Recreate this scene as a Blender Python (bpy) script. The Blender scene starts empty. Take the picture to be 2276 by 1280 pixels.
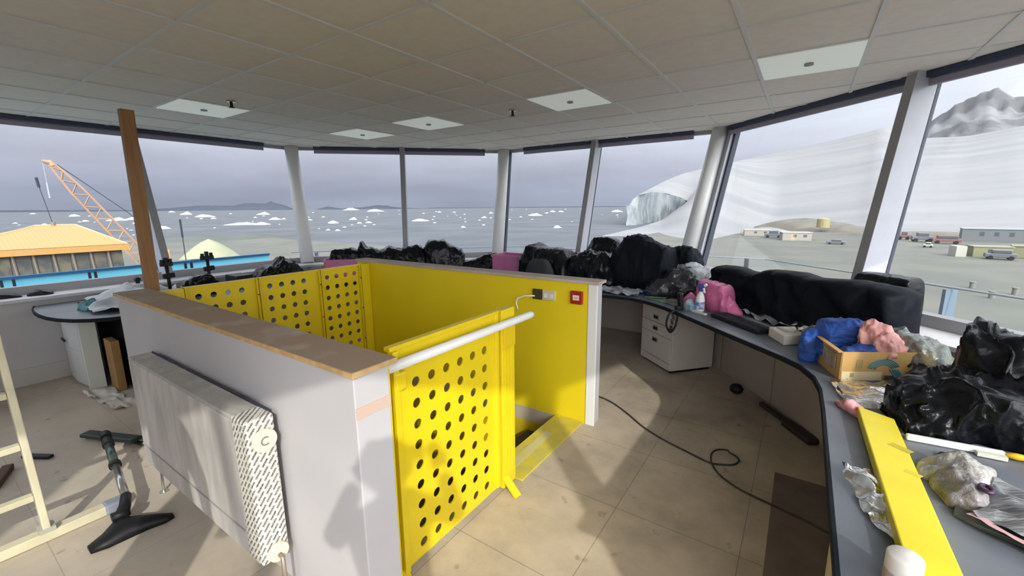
import bpy, bmesh, math, random
from mathutils import Vector, Matrix, noise
random.seed(7)
C = bpy.context.scene.collection
S = bpy.context.scene
PI = math.pi
# ------------------------------------------------------------------ camera
cam_d = bpy.data.cameras.new('camera'); cam = bpy.data.objects.new('camera', cam_d); C.objects.link(cam)
S.camera = cam
F_PX, PITCH, ROLL, YAW = 946.2, 0.1875083, -0.0083557, 0.598054
cam_d.sensor_width = 36.0; cam_d.lens = F_PX/2276*36.0; cam_d.clip_start = 0.02; cam_d.clip_end = 60000
fw = Vector((0, math.cos(PITCH), -math.sin(PITCH))); up = Vector((0, math.sin(PITCH), math.cos(PITCH))); rt = Vector((1, 0, 0))
X = math.cos(ROLL)*rt + math.sin(ROLL)*up; U = -math.sin(ROLL)*rt + math.cos(ROLL)*up
Rz = Matrix.Rotation(YAW, 3, 'Z')
M3 = Matrix((Rz@X, Rz@U, Rz@(-fw))).transposed()
cam.matrix_world = Matrix.Translation((0, 0, 1.62)) @ M3.to_4x4()
# ------------------------------------------------------------------ view, sky, sun
S.view_settings.view_transform = 'Standard'; S.view_settings.look = 'None'
S.view_settings.gamma = 1.0; S.view_settings.use_curve_mapping = False
S.view_settings.exposure = 0.0
SUN = Vector((-1.31, 1.13, -1.0)).normalized()       # the way sunlight travels
sd = bpy.data.lights.new('sun', 'SUN'); sd.energy = 3.3; sd.angle = math.radians(0.9); sd.color = (1.0, 0.93, 0.80)
so = bpy.data.objects.new('sun', sd); C.objects.link(so)
so.rotation_euler = (-SUN).to_track_quat('Z', 'Y').to_euler(); so.location = (20, -18, 16)
W = bpy.data.worlds.new('sky'); S.world = W; W.use_nodes = True
nt = W.node_tree; nt.nodes.clear()
def N(t, **k):
    n = nt.nodes.new(t)
    for a, b in k.items(): setattr(n, a, b)
    return n
tc = N('ShaderNodeTexCoord'); sep = N('ShaderNodeSeparateXYZ'); nt.links.new(tc.outputs['Generated'], sep.inputs[0])
rmp = N('ShaderNodeValToRGB'); nt.links.new(sep.outputs['Z'], rmp.inputs[0])
cr = rmp.color_ramp
cr.elements[0].position = 0.0; cr.elements[0].color = (0.40, 0.43, 0.53, 1)
cr.elements[1].position = 1.0; cr.elements[1].color = (2.3, 2.35, 2.5, 1)
for p, c in ((0.035, (0.42, 0.45, 0.56, 1)), (0.087, (0.56, 0.565, 0.67, 1)), (0.14, (0.76, 0.79, 0.90, 1)), (0.32, (1.25, 1.29, 1.40, 1)), (0.5, (1.9, 1.95, 2.1, 1))):
    e = cr.elements.new(p); e.color = c
mp = N('ShaderNodeMapping'); mp.inputs['Scale'].default_value = (1.6, 1.6, 9.0); nt.links.new(tc.outputs['Generated'], mp.inputs[0])
nz = N('ShaderNodeTexNoise'); nz.inputs['Scale'].default_value = 1.7; nz.inputs['Detail'].default_value = 5; nt.links.new(mp.outputs[0], nz.inputs[0])
cm = N('ShaderNodeMapRange'); cm.inputs[1].default_value = 0.3; cm.inputs[2].default_value = 0.7; cm.inputs[3].default_value = 0.88; cm.inputs[4].default_value = 1.12
nt.links.new(nz.outputs[0], cm.inputs[0])
mul = N('ShaderNodeVectorMath', operation='SCALE'); nt.links.new(rmp.outputs[0], mul.inputs[0]); nt.links.new(cm.outputs[0], mul.inputs['Scale'])
# broad glow around the sun, out of view, boosted to brighten the interior
dt = N('ShaderNodeVectorMath', operation='DOT_PRODUCT'); nt.links.new(tc.outputs['Generated'], dt.inputs[0]); dt.inputs[1].default_value = tuple(-SUN)
mx = N('ShaderNodeMath', operation='MAXIMUM'); nt.links.new(dt.outputs['Value'], mx.inputs[0]); mx.inputs[1].default_value = 0.0
pw = N('ShaderNodeMath', operation='POWER'); nt.links.new(mx.outputs[0], pw.inputs[0]); pw.inputs[1].default_value = 2.5
gl = N('ShaderNodeVectorMath', operation='SCALE'); gl.inputs[0].default_value = (1.0, 0.97, 0.93); 
gs = N('ShaderNodeMath', operation='MULTIPLY'); nt.links.new(pw.outputs[0], gs.inputs[0]); gs.inputs[1].default_value = 8.0
nt.links.new(gs.outputs[0], gl.inputs['Scale'])
ad0 = N('ShaderNodeVectorMath', operation='ADD'); nt.links.new(mul.outputs[0], ad0.inputs[0]); nt.links.new(gl.outputs[0], ad0.inputs[1])
# brighter low cloud over the snow slope
dt2 = N('ShaderNodeVectorMath', operation='DOT_PRODUCT'); nt.links.new(tc.outputs['Generated'], dt2.inputs[0]); dt2.inputs[1].default_value = (0.45, 0.85, 0.27)
mx2 = N('ShaderNodeMath', operation='MAXIMUM'); nt.links.new(dt2.outputs['Value'], mx2.inputs[0]); mx2.inputs[1].default_value = 0.0
pw2 = N('ShaderNodeMath', operation='POWER'); nt.links.new(mx2.outputs[0], pw2.inputs[0]); pw2.inputs[1].default_value = 7.0
gl2 = N('ShaderNodeVectorMath', operation='SCALE'); gl2.inputs[0].default_value = (0.52, 0.52, 0.55); nt.links.new(pw2.outputs[0], gl2.inputs['Scale'])
ad = N('ShaderNodeVectorMath', operation='ADD'); nt.links.new(ad0.outputs[0], ad.inputs[0]); nt.links.new(gl2.outputs[0], ad.inputs[1])
bg = N('ShaderNodeBackground'); bg.inputs[1].default_value = 1.0; nt.links.new(ad.outputs[0], bg.inputs[0])
wo = N('ShaderNodeOutputWorld'); nt.links.new(bg.outputs[0], wo.inputs[0])

# ------------------------------------------------------------------ materials
MATS = {}
def mat(name, col, rough=0.6, metal=0.0, noise_amt=0.0, nscale=8.0, col2=None, bump=0.0, bscale=20.0, coat=0.0, detail=4.0, bdist=0.01, spec=0.5, stretch=None, contrast=(0.35, 0.65)):
    if name in MATS: return MATS[name]
    m = bpy.data.materials.new(name); m.use_nodes = True; t = m.node_tree; b = t.nodes['Principled BSDF']
    b.inputs['Base Color'].default_value = (*col, 1); b.inputs['Roughness'].default_value = rough; b.inputs['Metallic'].default_value = metal
    b.inputs['Specular IOR Level'].default_value = spec; b.inputs['Coat Weight'].default_value = coat
    L = t.links.new
    co = t.nodes.new('ShaderNodeTexCoord'); src = co.outputs['Object']
    if stretch:
        mpn = t.nodes.new('ShaderNodeMapping'); mpn.inputs['Scale'].default_value = stretch; L(src, mpn.inputs[0]); src = mpn.outputs[0]
    if noise_amt or col2:
        n = t.nodes.new('ShaderNodeTexNoise'); n.inputs['Scale'].default_value = nscale; n.inputs['Detail'].default_value = detail; L(src, n.inputs[0])
        r = t.nodes.new('ShaderNodeValToRGB'); L(n.outputs[0], r.inputs[0])
        c2 = col2 if col2 else tuple(c*(1-noise_amt) for c in col)
        r.color_ramp.elements[0].position = contrast[0]; r.color_ramp.elements[0].color = (*c2, 1)
        r.color_ramp.elements[1].position = contrast[1]; r.color_ramp.elements[1].color = (*col, 1)
        L(r.outputs[0], b.inputs['Base Color'])
    if bump:
        n2 = t.nodes.new('ShaderNodeTexNoise'); n2.inputs['Scale'].default_value = bscale; n2.inputs['Detail'].default_value = 5; L(src, n2.inputs[0])
        bp = t.nodes.new('ShaderNodeBump'); bp.inputs['Strength'].default_value = bump; bp.inputs['Distance'].default_value = bdist; L(n2.outputs[0], bp.inputs['Height']); L(bp.outputs[0], b.inputs['Normal'])
    MATS[name] = m; return m
def glassy(name, tint, film, rough=0.05, amount=0.5, film_col=(0.8, 0.82, 0.85), bump=0.0, bscale=30, streak=None):
    """thin clear sheet: mostly transparent, a little diffuse film, a fresnel sheen"""
    m = bpy.data.materials.new(name); m.use_nodes = True; t = m.node_tree; t.nodes.clear(); L = t.links.new
    o = t.nodes.new('ShaderNodeOutputMaterial'); tr = t.nodes.new('ShaderNodeBsdfTransparent'); tr.inputs[0].default_value = (*tint, 1)
    df = t.nodes.new('ShaderNodeBsdfDiffuse'); df.inputs[0].default_value = (*film_col, 1)
    gl_ = t.nodes.new('ShaderNodeBsdfGlossy'); gl_.inputs['Roughness'].default_value = rough
    lw = t.nodes.new('ShaderNodeLayerWeight'); lw.inputs[0].default_value = 0.35
    m1 = t.nodes.new('ShaderNodeMixShader'); m2 = t.nodes.new('ShaderNodeMixShader')
    co = t.nodes.new('ShaderNodeTexCoord')
    m1.inputs[0].default_value = film; L(tr.outputs[0], m1.inputs[1]); L(df.outputs[0], m1.inputs[2])
    if streak:
        mpn = t.nodes.new('ShaderNodeMapping'); mpn.inputs['Scale'].default_value = streak; L(co.outputs['Object'], mpn.inputs[0])
        n = t.nodes.new('ShaderNodeTexNoise'); n.inputs['Scale'].default_value = 3.0; n.inputs['Detail'].default_value = 6; L(mpn.outputs[0], n.inputs[0])
        mr = t.nodes.new('ShaderNodeMapRange'); mr.inputs[1].default_value = 0.45; mr.inputs[2].default_value = 0.8; mr.inputs[3].default_value = film*0.4; mr.inputs[4].default_value = film*3
        L(n.outputs[0], mr.inputs[0]); L(mr.outputs[0], m1.inputs[0])
    mm = t.nodes.new('ShaderNodeMath'); mm.operation = 'MULTIPLY'; L(lw.outputs['Fresnel'], mm.inputs[0]); mm.inputs[1].default_value = amount
    L(mm.outputs[0], m2.inputs[0]); L(m1.outputs[0], m2.inputs[1]); L(gl_.outputs[0], m2.inputs[2]); L(m2.outputs[0], o.inputs[0])
    if bump:
        n2 = t.nodes.new('ShaderNodeTexNoise'); n2.inputs['Scale'].default_value = bscale; n2.inputs['Detail'].default_value = 6; L(co.outputs['Object'], n2.inputs[0])
        bp = t.nodes.new('ShaderNodeBump'); bp.inputs['Strength'].default_value = bump; bp.inputs['Distance'].default_value = 0.02; L(n2.outputs[0], bp.inputs['Height']); L(bp.outputs[0], gl_.inputs['Normal']); L(bp.outputs[0], df.inputs['Normal'])
    MATS[name] = m; return m

GLASS = glassy('window_glass', (0.93, 0.95, 0.96), 0.006, 0.02, 0.10, streak=(3.0, 3.0, 0.5))
YEL = mat('yellow_powder_coat', (0.80, 0.60, 0.01), 0.42, noise_amt=0.10, nscale=3.0, bump=0.05, bscale=60)
YELW = mat('yellow_wall_paint', (0.80, 0.62, 0.010), 0.5, noise_amt=0.06, nscale=2.0)
WHT = mat('white_gypsum_paint', (0.51, 0.49, 0.51), 0.6, noise_amt=0.07, nscale=2.5)
WHT2 = mat('white_metal_paint', (0.80, 0.80, 0.80), 0.35, noise_amt=0.05, nscale=2.0)
FRAME = mat('pale_grey_frame', (0.48, 0.49, 0.56), 0.35, noise_amt=0.06)
FRAMEIN = mat('shaded_frame_and_latch', (0.32, 0.31, 0.325), 0.45, noise_amt=0.06)  # darker frame copy, face shade put into the colour; latch post shares it
GASK = mat('dark_gasket', (0.035, 0.045, 0.07), 0.6)
KNEE = mat('greige_wall_panel', (0.50, 0.47, 0.45), 0.6, noise_amt=0.12, nscale=3.0)
SILL = mat('white_sill', (0.66, 0.66, 0.69), 0.5, noise_amt=0.15, nscale=4.0)
MDF = mat('dusty_brown_board', (0.36, 0.265, 0.19), 0.85, nscale=3.2, col2=(0.47, 0.40, 0.34), detail=9, bump=0.1, contrast=(0.36, 0.50))
MDFE = mat('board_edge', (0.62, 0.40, 0.18), 0.7, noise_amt=0.25, nscale=20)
DESK = mat('blue_grey_laminate', (0.145, 0.16, 0.195), 0.42, nscale=6.0, col2=(0.115, 0.13, 0.158), detail=8)
DESKE = mat('black_edge_band', (0.012, 0.015, 0.020), 0.7, spec=0.1)
TIMB = mat('orange_brown_timber', (0.30, 0.15, 0.055), 0.6, noise_amt=0.25, nscale=6, stretch=(8, 8, 0.6))
BLK = mat('black_plastic', (0.010, 0.010, 0.012), 0.5, spec=0.3)
BAGM = mat('black_bin_bag', (0.006, 0.007, 0.009), 0.25, bump=0.55, bscale=13, bdist=0.02, spec=0.22)
COVER = mat('black_matt_cover', (0.006, 0.008, 0.012), 0.6, bump=0.5, bscale=7, bdist=0.03, spec=0.10)
PINK = mat('pink_plastic_bag', (0.66, 0.16, 0.34), 0.35, noise_amt=0.25, nscale=7, bump=0.5, bscale=14, bdist=0.02)
PINKP = mat('pale_pink_foam', (0.72, 0.34, 0.32), 0.5, noise_amt=0.25, nscale=20, bump=0.6, bscale=40)
BLUEC = mat('blue_cloth', (0.02, 0.10, 0.48), 0.6, noise_amt=0.45, nscale=5, bump=0.8, bscale=9, bdist=0.04, stretch=(1, 1, 3))
TEAL = mat('teal_cloth', (0.10, 0.30, 0.36), 0.6, noise_amt=0.5, nscale=12, bump=0.5, bscale=20, bdist=0.02)
CARD = mat('cardboard', (0.56, 0.34, 0.12), 0.8, noise_amt=0.12, nscale=6)
CREAM = mat('cream_ladder_paint', (0.72, 0.66, 0.47), 0.5, noise_amt=0.15, nscale=10)
CHROME = mat('scuffed_chrome', (0.55, 0.55, 0.54), 0.25, metal=0.9)
CLEAR = glassy('clear_plastic_sheet', (0.86, 0.89, 0.91), 0.22, 0.12, 1.0, bump=0.8, bscale=16)
SMOKE = glassy('smoky_plastic_bag', (0.42, 0.44, 0.48), 0.25, 0.12, 1.0, film_col=(0.10, 0.10, 0.12), bump=0.8, bscale=14)
LIGHTP = mat('light_panel_white', (0.78, 0.80, 0.76), 0.4)
LIGHTP.node_tree.nodes['Principled BSDF'].inputs['Emission Color'].default_value = (0.93, 1.0, 0.95, 1); LIGHTP.node_tree.nodes['Principled BSDF'].inputs['Emission Strength'].default_value = 0.20
TILEC = mat('ceiling_tile_white', (0.82, 0.76, 0.70), 0.9, noise_amt=0.05, nscale=14, bump=0.15, bscale=90)
TBAR = mat('ceiling_bar_white', (0.70, 0.70, 0.70), 0.5)

def ridged(m, scale, strength, dist, detail=3.0, warp=0.6):
    t = m.node_tree; co = t.nodes.new('ShaderNodeTexCoord'); n = t.nodes.new('ShaderNodeTexNoise'); n.noise_type = 'RIDGED_MULTIFRACTAL'
    n.inputs['Scale'].default_value = scale; n.inputs['Detail'].default_value = detail; n.inputs['Distortion'].default_value = warp
    t.links.new(co.outputs['Object'], n.inputs[0]); b = t.nodes.new('ShaderNodeBump'); b.inputs['Strength'].default_value = strength; b.inputs['Distance'].default_value = dist
    t.links.new(n.outputs[0], b.inputs['Height']); pb = t.nodes['Principled BSDF']
    old = pb.inputs['Normal'].links[0].from_socket if pb.inputs['Normal'].links else None
    if old: t.links.new(old, b.inputs['Normal'])
    t.links.new(b.outputs[0], pb.inputs['Normal'])
ridged(BAGM, 5.0, 0.7, 0.02); ridged(COVER, 3.5, 0.35, 0.02); ridged(PINK, 6.0, 0.6, 0.015); ridged(BLUEC, 7.0, 0.8, 0.015); ridged(PINKP, 12.0, 0.6, 0.01)

# ------------------------------------------------------------------ mesh helpers
ORG = {}
def link(o, parent=None):
    C.objects.link(o)
    if parent is not None: o.parent = parent
    return o
class MB:
    def __init__(s): s.v = []; s.f = []; s.mi = []
    def add(s, vs, fs, mi=0):
        b = len(s.v); s.v += [Vector(v) for v in vs]; s.f += [tuple(i+b for i in f) for f in fs]; s.mi += [mi]*len(fs); return s
    def box(s, x0, x1, y0, y1, z0, z1, mi=0, rz=0, piv=None):
        vs = [(x, y, z) for z in (z0, z1) for x, y in ((x0, y0), (x1, y0), (x1, y1), (x0, y1))]
        if rz:
            p = Vector(piv if piv else ((x0+x1)/2, (y0+y1)/2)); c, sn = math.cos(rz), math.sin(rz)
            vs = [(p.x+(x-p.x)*c-(y-p.y)*sn, p.y+(x-p.x)*sn+(y-p.y)*c, z) for x, y, z in vs]
        return s.add(vs, [(3, 2, 1, 0), (4, 5, 6, 7), (0, 1, 5, 4), (1, 2, 6, 5), (2, 3, 7, 6), (3, 0, 4, 7)], mi)
    def bar(s, a, b, w, h, upv=(0, 0, 1), mi=0):
        a, b = Vector(a), Vector(b); d = (b-a).normalized(); u = Vector(upv); sd_ = d.cross(u).normalized(); u = sd_.cross(d).normalized()
        vs = [p+sd_*x*w/2+u*y*h/2 for p in (a, b) for x, y in ((-1, -1), (1, -1), (1, 1), (-1, 1))]
        return s.add(vs, [(3, 2, 1, 0), (4, 5, 6, 7), (0, 1, 5, 4), (1, 2, 6, 5), (2, 3, 7, 6), (3, 0, 4, 7)], mi)
    def prism(s, poly, z0, z1, mi=0):
        n = len(poly); vs = [(x, y, z0) for x, y in poly]+[(x, y, z1) for x, y in poly]
        return s.add(vs, [tuple(range(n-1, -1, -1)), tuple(range(n, 2*n))]+[(i, (i+1) % n, n+(i+1) % n, n+i) for i in range(n)], mi)
    def tube(s, pts, r, n=10, mi=0, caps=True):
        pts = [Vector(p) for p in pts]; rs = r if isinstance(r, (list, tuple)) else [r]*len(pts)
        vs = []; pu = None
        for i, p in enumerate(pts):
            d = (pts[min(i+1, len(pts)-1)]-pts[max(i-1, 0)]).normalized()
            if pu is None:
                pu = Vector((0, 0, 1)) if abs(d.z) < 0.9 else Vector((1, 0, 0))
            sdv = d.cross(pu).normalized(); pu = sdv.cross(d).normalized()
            for k in range(n):
                a = 2*PI*k/n; vs.append(p+(sdv*math.cos(a)+pu*math.sin(a))*rs[i])
        fs = [(i*n+k, i*n+(k+1) % n, (i+1)*n+(k+1) % n, (i+1)*n+k) for i in range(len(pts)-1) for k in range(n)]
        if caps: fs += [tuple(range(n-1, -1, -1)), tuple(range((len(pts)-1)*n, len(pts)*n))]
        return s.add(vs, fs, mi)
    def cyl(s, c, r, h, n=20, axis=(0, 0, 1), mi=0, r2=None):
        a = Vector(axis).normalized(); c = Vector(c); return s.tube([c, c+a*h], [r, r if r2 is None else r2], n, mi)
    def build(s, name, m, parent=None, bevel=0, smooth=False, origin=None, sub=0, solid=0):
        me = bpy.data.meshes.new(name)
        if parent is not None: org = ORG[parent.name]
        elif origin is not None: org = Vector(origin)
        else:
            xs = [v.x for v in s.v]; ys = [v.y for v in s.v]; org = Vector(((min(xs)+max(xs))/2, (min(ys)+max(ys))/2, min(v.z for v in s.v)))
        me.from_pydata([v-org for v in s.v], [], s.f)
        for mm in (m if isinstance(m, (list, tuple)) else [m]): me.materials.append(mm)
        for p, k in zip(me.polygons, s.mi): p.material_index = k; p.use_smooth = smooth
        bm = bmesh.new(); bm.from_mesh(me); bmesh.ops.recalc_face_normals(bm, faces=bm.faces); bm.to_mesh(me); bm.free()
        o = bpy.data.objects.new(name, me); link(o, parent)
        if parent is None: o.location = org
        ORG[o.name] = org
        if solid:
            md = o.modifiers.new('s', 'SOLIDIFY'); md.thickness = solid
        if bevel:
            md = o.modifiers.new('b', 'BEVEL'); md.width = bevel; md.segments = 2; md.limit_method = 'ANGLE'
        if sub:
            md = o.modifiers.new('u', 'SUBSURF'); md.levels = sub; md.render_levels = sub
        return o
def tag(o, label, cat, group=None, kind=None):
    o['label'] = label; o['category'] = cat
    if group: o['group'] = group
    if kind: o['kind'] = kind
    return o
def thing(name, label, cat, loc, group=None, kind=None):
    o = bpy.data.objects.new(name, None); C.objects.link(o); o.location = loc; o.empty_display_size = 0.1; ORG[o.name] = Vector(loc)
    return tag(o, label, cat, group, kind)
def struct(o, label=None):
    o['kind'] = 'structure'
    if label: o['label'] = label
    return o
def copy_tree(o, loc=None, parent=None):
    c = o.copy(); C.objects.link(c)
    if parent is not None: c.parent = parent
    if loc is not None: c.location = loc
    for ch in o.children: copy_tree(ch, None, c)
    return c
def fbm(p, o=4): return noise.fractal(p, 1.0, 2.0, o)
def lump_mb(p0, p1, prof, depth, z0, seed=0, amp=0.02, freq=7.0, n=60, m=34, rnd=0.12, ex=0.55, mi=0, mb=None):
    """a draped, creased shape: a row of rounded cross-sections from p0 to p1; prof = (s, top height, depth factor)"""
    p0, p1 = Vector((*p0, 0)), Vector((*p1, 0)); ax = (p1-p0); L = ax.length; ax /= L; sdv = Vector((-ax.y, ax.x, 0))
    def at(sv):
        for a, b in zip(prof, prof[1:]):
            if sv <= b[0]:
                k = (sv-a[0])/max(1e-6, b[0]-a[0]); k = k*k*(3-2*k)*0.5+k*0.5
                return a[1]+(b[1]-a[1])*k, a[2]+(b[2]-a[2])*k
        return prof[-1][1:]
    vs = []
    for i in range(n+1):
        sv = i/n; h, dd = at(sv); e = min(sv, 1-sv)/rnd
        f = math.sqrt(max(0.0, 1-(1-min(1, e))**2))*0.97+0.03
        hh = (h-z0)*(0.35+0.65*f); wd = depth*dd*(0.3+0.7*f)/2
        c = p0+ax*L*sv
        for j in range(m+1):
            a = PI*j/m; cw = math.copysign(abs(math.cos(a))**ex, math.cos(a)); ch = abs(math.sin(a))**ex
            q = c+sdv*wd*cw+Vector((0, 0, z0+hh*ch))
            if 0 < j < m or True:
                q0 = q*freq+Vector((seed*7.3, seed*3.1, 0))
                d1 = noise.noise(q0); d2 = abs(noise.noise(q0*0.6+Vector((5, 9, 2)))); d3 = noise.noise(q0*2.3)
                cr_ = max(0.0, 1-5.0*abs(noise.noise(Vector((q0.x*0.9+d1*0.8, q0.y*0.9, q0.z*0.55+d3*0.5)))))
                dv = (d1*0.6-d2*1.1+0.30+d3*0.25)*amp+cr_*cr_*amp*0.55*min(1.0, (7.5/freq)**2)
                nrm = (sdv*cw*0.9+Vector((0, 0, ch))+ax*((sv-0.5)*0.6)).normalized()
                q = q+nrm*dv
            q.z = max(q.z, z0) if j not in (0, m) else z0
            vs.append(q)
    w_ = m+1
    fs = [(i*w_+j, i*w_+j+1, (i+1)*w_+j+1, (i+1)*w_+j) for i in range(n) for j in range(m)]
    fs += [tuple(range(w_)), tuple(n*w_+j for j in range(m, -1, -1))]
    fs += [(i*w_+m, i*w_, (i+1)*w_, (i+1)*w_+m) for i in range(n)]
    mb = mb or MB(); mb.add(vs, fs, mi); return mb
def sheet_mb(c, z0, amp=0.03, freq=8, n=26, seed=0, rise=0.0):
    """crumpled sheet over four corners given (x, y)"""
    c = [Vector((x, y, 0)) for x, y in c]; vs = []
    for i in range(n+1):
        for j in range(n+1):
            u, v = i/n, j/n; ed = 0.04*noise.noise(Vector((u*5, v*5, seed)))
            p = (c[0]*(1-u)+c[1]*u)*(1-v)+(c[3]*(1-u)+c[2]*u)*v
            q = p*freq+Vector((seed*3.7, seed*1.9, 0))
            h = (0.5-abs(noise.noise(q)))*amp*1.3+noise.noise(q*2.2)*amp*0.5+rise*math.sin(PI*u)*math.sin(PI*v)
            vs.append(p+Vector((noise.noise(q+Vector((9, 0, 0)))*0.03, noise.noise(q+Vector((0, 9, 0)))*0.03, z0+max(0.002, h))))
    w_ = n+1
    mb = MB(); mb.add(vs, [(i*w_+j, (i+1)*w_+j, (i+1)*w_+j+1, i*w_+j+1) for i in range(n) for j in range(n)]); return mb

# ------------------------------------------------------------------ the room: an eight-sided glazed cab
CX, CY = -2.65, 2.10
NRM = [Vector((math.cos(k*PI/4), math.sin(k*PI/4))) for k in range(8)]; NRM[0] = Vector((math.cos(math.radians(-15.8)), math.sin(math.radians(-15.8))))
A_IN = [4.11, 3.30, 3.30, 3.30, 3.30, 3.69, 3.80, 4.28]           # inner face of each low wall
A_GB = [a+0.35 for a in A_IN[:7]]+[4.30]                          # foot of the glass
A_GT = [A_IN[0]+0.45]+[a+0.85 for a in A_IN[1:7]]+[4.34]                          # head of the glass (leans outward)
ZS, ZG, ZC = 0.82, 0.86, 2.574
def corner(A, k):     # between side k and side k+1
    n1, n2 = NRM[k], NRM[(k+1) % 8]; a1, a2 = A[k], A[(k+1) % 8]
    det = n1.x*n2.y-n1.y*n2.x
    return Vector((CX+(a1*n2.y-a2*n1.y)/det, CY+(n1.x*a2-n2.x*a1)/det))
def ring(A): return [corner(A, k) for k in range(8)]
R_IN, R_GB, R_GT = ring(A_IN), ring(A_GB), ring(A_GT)
SIDE = ['right', 'front_right', 'back', 'front_left', 'left', 'rear_left', 'rear', 'rear_right']

# floor with the stair opening
FX0, FX1, FY0, FY1 = -3.68, -1.48, 0.97, 2.77
def floor_mat():
    m = bpy.data.materials.new('dusty_floor_tiles'); m.use_nodes = True; t = m.node_tree; b = t.nodes['Principled BSDF']; L = t.links.new
    ge = t.nodes.new('ShaderNodeNewGeometry')
    br = t.nodes.new('ShaderNodeTexBrick'); br.offset = 0.0; br.squash = 1.0
    mpn = t.nodes.new('ShaderNodeMapping'); mpn.inputs['Location'].default_value = (0.70+6.0, -0.22+6.0, 0); L(ge.outputs['Position'], mpn.inputs[0]); L(mpn.outputs[0], br.inputs[0])
    br.inputs['Scale'].default_value = 1.0; br.inputs['Brick Width'].default_value = 0.6; br.inputs['Row Height'].default_value = 0.6
    br.inputs['Mortar Size'].default_value = 0.0026; br.inputs['Mortar Smooth'].default_value = 0.3; br.inputs['Bias'].default_value = 0.0
    br.inputs['Color1'].default_value = (0.56, 0.475, 0.37, 1); br.inputs['Color2'].default_value = (0.52, 0.44, 0.345, 1); br.inputs['Mortar'].default_value = (0.30, 0.245, 0.18, 1)
    n = t.nodes.new('ShaderNodeTexNoise'); n.inputs['Scale'].default_value = 2.2; n.inputs['Detail'].default_value = 9; n.inputs['Roughness'].default_value = 0.65; L(ge.outputs['Position'], n.inputs[0])
    r = t.nodes.new('ShaderNodeValToRGB'); L(n.outputs[0], r.inputs[0]); r.color_ramp.elements[0].position = 0.34; r.color_ramp.elements[0].color = (0.62, 0.61, 0.60, 1); r.color_ramp.elements[1].position = 0.72; r.color_ramp.elements[1].color = (1.12, 1.1, 1.06, 1)
    mu = t.nodes.new('ShaderNodeMix'); mu.data_type = 'RGBA'; mu.blend_type = 'MULTIPLY'; mu.inputs[0].default_value = 1.0
    L(br.outputs[0], mu.inputs[6]); L(r.outputs[0], mu.inputs[7])
    # pale plaster dust, heavier on the left half of the room, and small dark scuffs
    sx = t.nodes.new('ShaderNodeSeparateXYZ'); L(ge.outputs['Position'], sx.inputs[0])
    g = t.nodes.new('ShaderNodeMapRange'); g.inputs[1].default_value = -1.2; g.inputs[2].default_value = -2.6; g.inputs[3].default_value = 0.12; g.inputs[4].default_value = 0.75; L(sx.outputs[0], g.inputs[0])
    n3 = t.nodes.new('ShaderNodeTexNoise'); n3.inputs['Scale'].default_value = 1.4; n3.inputs['Detail'].default_value = 8; L(ge.outputs['Position'], n3.inputs[0])
    d = t.nodes.new('ShaderNodeMath'); d.operation = 'MULTIPLY'; L(g.outputs[0], d.inputs[0]); L(n3.outputs[0], d.inputs[1])
    m2 = t.nodes.new('ShaderNodeMix'); m2.data_type = 'RGBA'; L(d.outputs[0], m2.inputs[0]); L(mu.outputs[2], m2.inputs[6]); m2.inputs[7].default_value = (0.66, 0.60, 0.54, 1)
    n4 = t.nodes.new('ShaderNodeTexNoise'); n4.inputs['Scale'].default_value = 9; n4.inputs['Detail'].default_value = 3; L(ge.outputs['Position'], n4.inputs[0])
    sc = t.nodes.new('ShaderNodeMapRange'); sc.inputs[1].default_value = 0.66; sc.inputs[2].default_value = 0.74; sc.inputs[3].default_value = 0.0; sc.inputs[4].default_value = 0.55; L(n4.outputs[0], sc.inputs[0])
    m3 = t.nodes.new('ShaderNodeMix'); m3.data_type = 'RGBA'; L(sc.outputs[0], m3.inputs[0]); L(m2.outputs[2], m3.inputs[6]); m3.inputs[7].default_value = (0.16, 0.12, 0.09, 1)
    L(m3.outputs[2], b.inputs['Base Color']); b.inputs['Roughness'].default_value = 0.62
    return m
FLOORM = floor_mat()
fl = MB(); far = [corner([a+0.9 for a in A_GT], k) for k in range(8)]
bmv = [(p.x, p.y) for p in R_IN]
# floor pieces around the opening, cut from the octagon
def clip(poly, axis, val, keep_less):
    out = []
    for i in range(len(poly)):
        a, b = poly[i], poly[(i+1) % len(poly)]
        ia = (a[axis] <= val) == keep_less or a[axis] == val; ib = (b[axis] <= val) == keep_less or b[axis] == val
        if ia: out.append(a)
        if ia != ib:
            k = (val-a[axis])/(b[axis]-a[axis]); out.append((a[0]+(b[0]-a[0])*k, a[1]+(b[1]-a[1])*k))
    return out
OCT = [(p.x, p.y) for p in ring([a+0.05 for a in A_IN])]
for poly in (clip(OCT, 0, FX0, True), clip(OCT, 0, FX1, False), clip(clip(clip(OCT, 0, FX0, False), 0, FX1, True), 1, FY0, True), clip(clip(clip(OCT, 0, FX0, False), 0, FX1, True), 1, FY1, False)):
    fl.prism(poly, -0.12, 0.0)
struct(fl.build('floor', FLOORM, origin=(0, 0, 0)))
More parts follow.
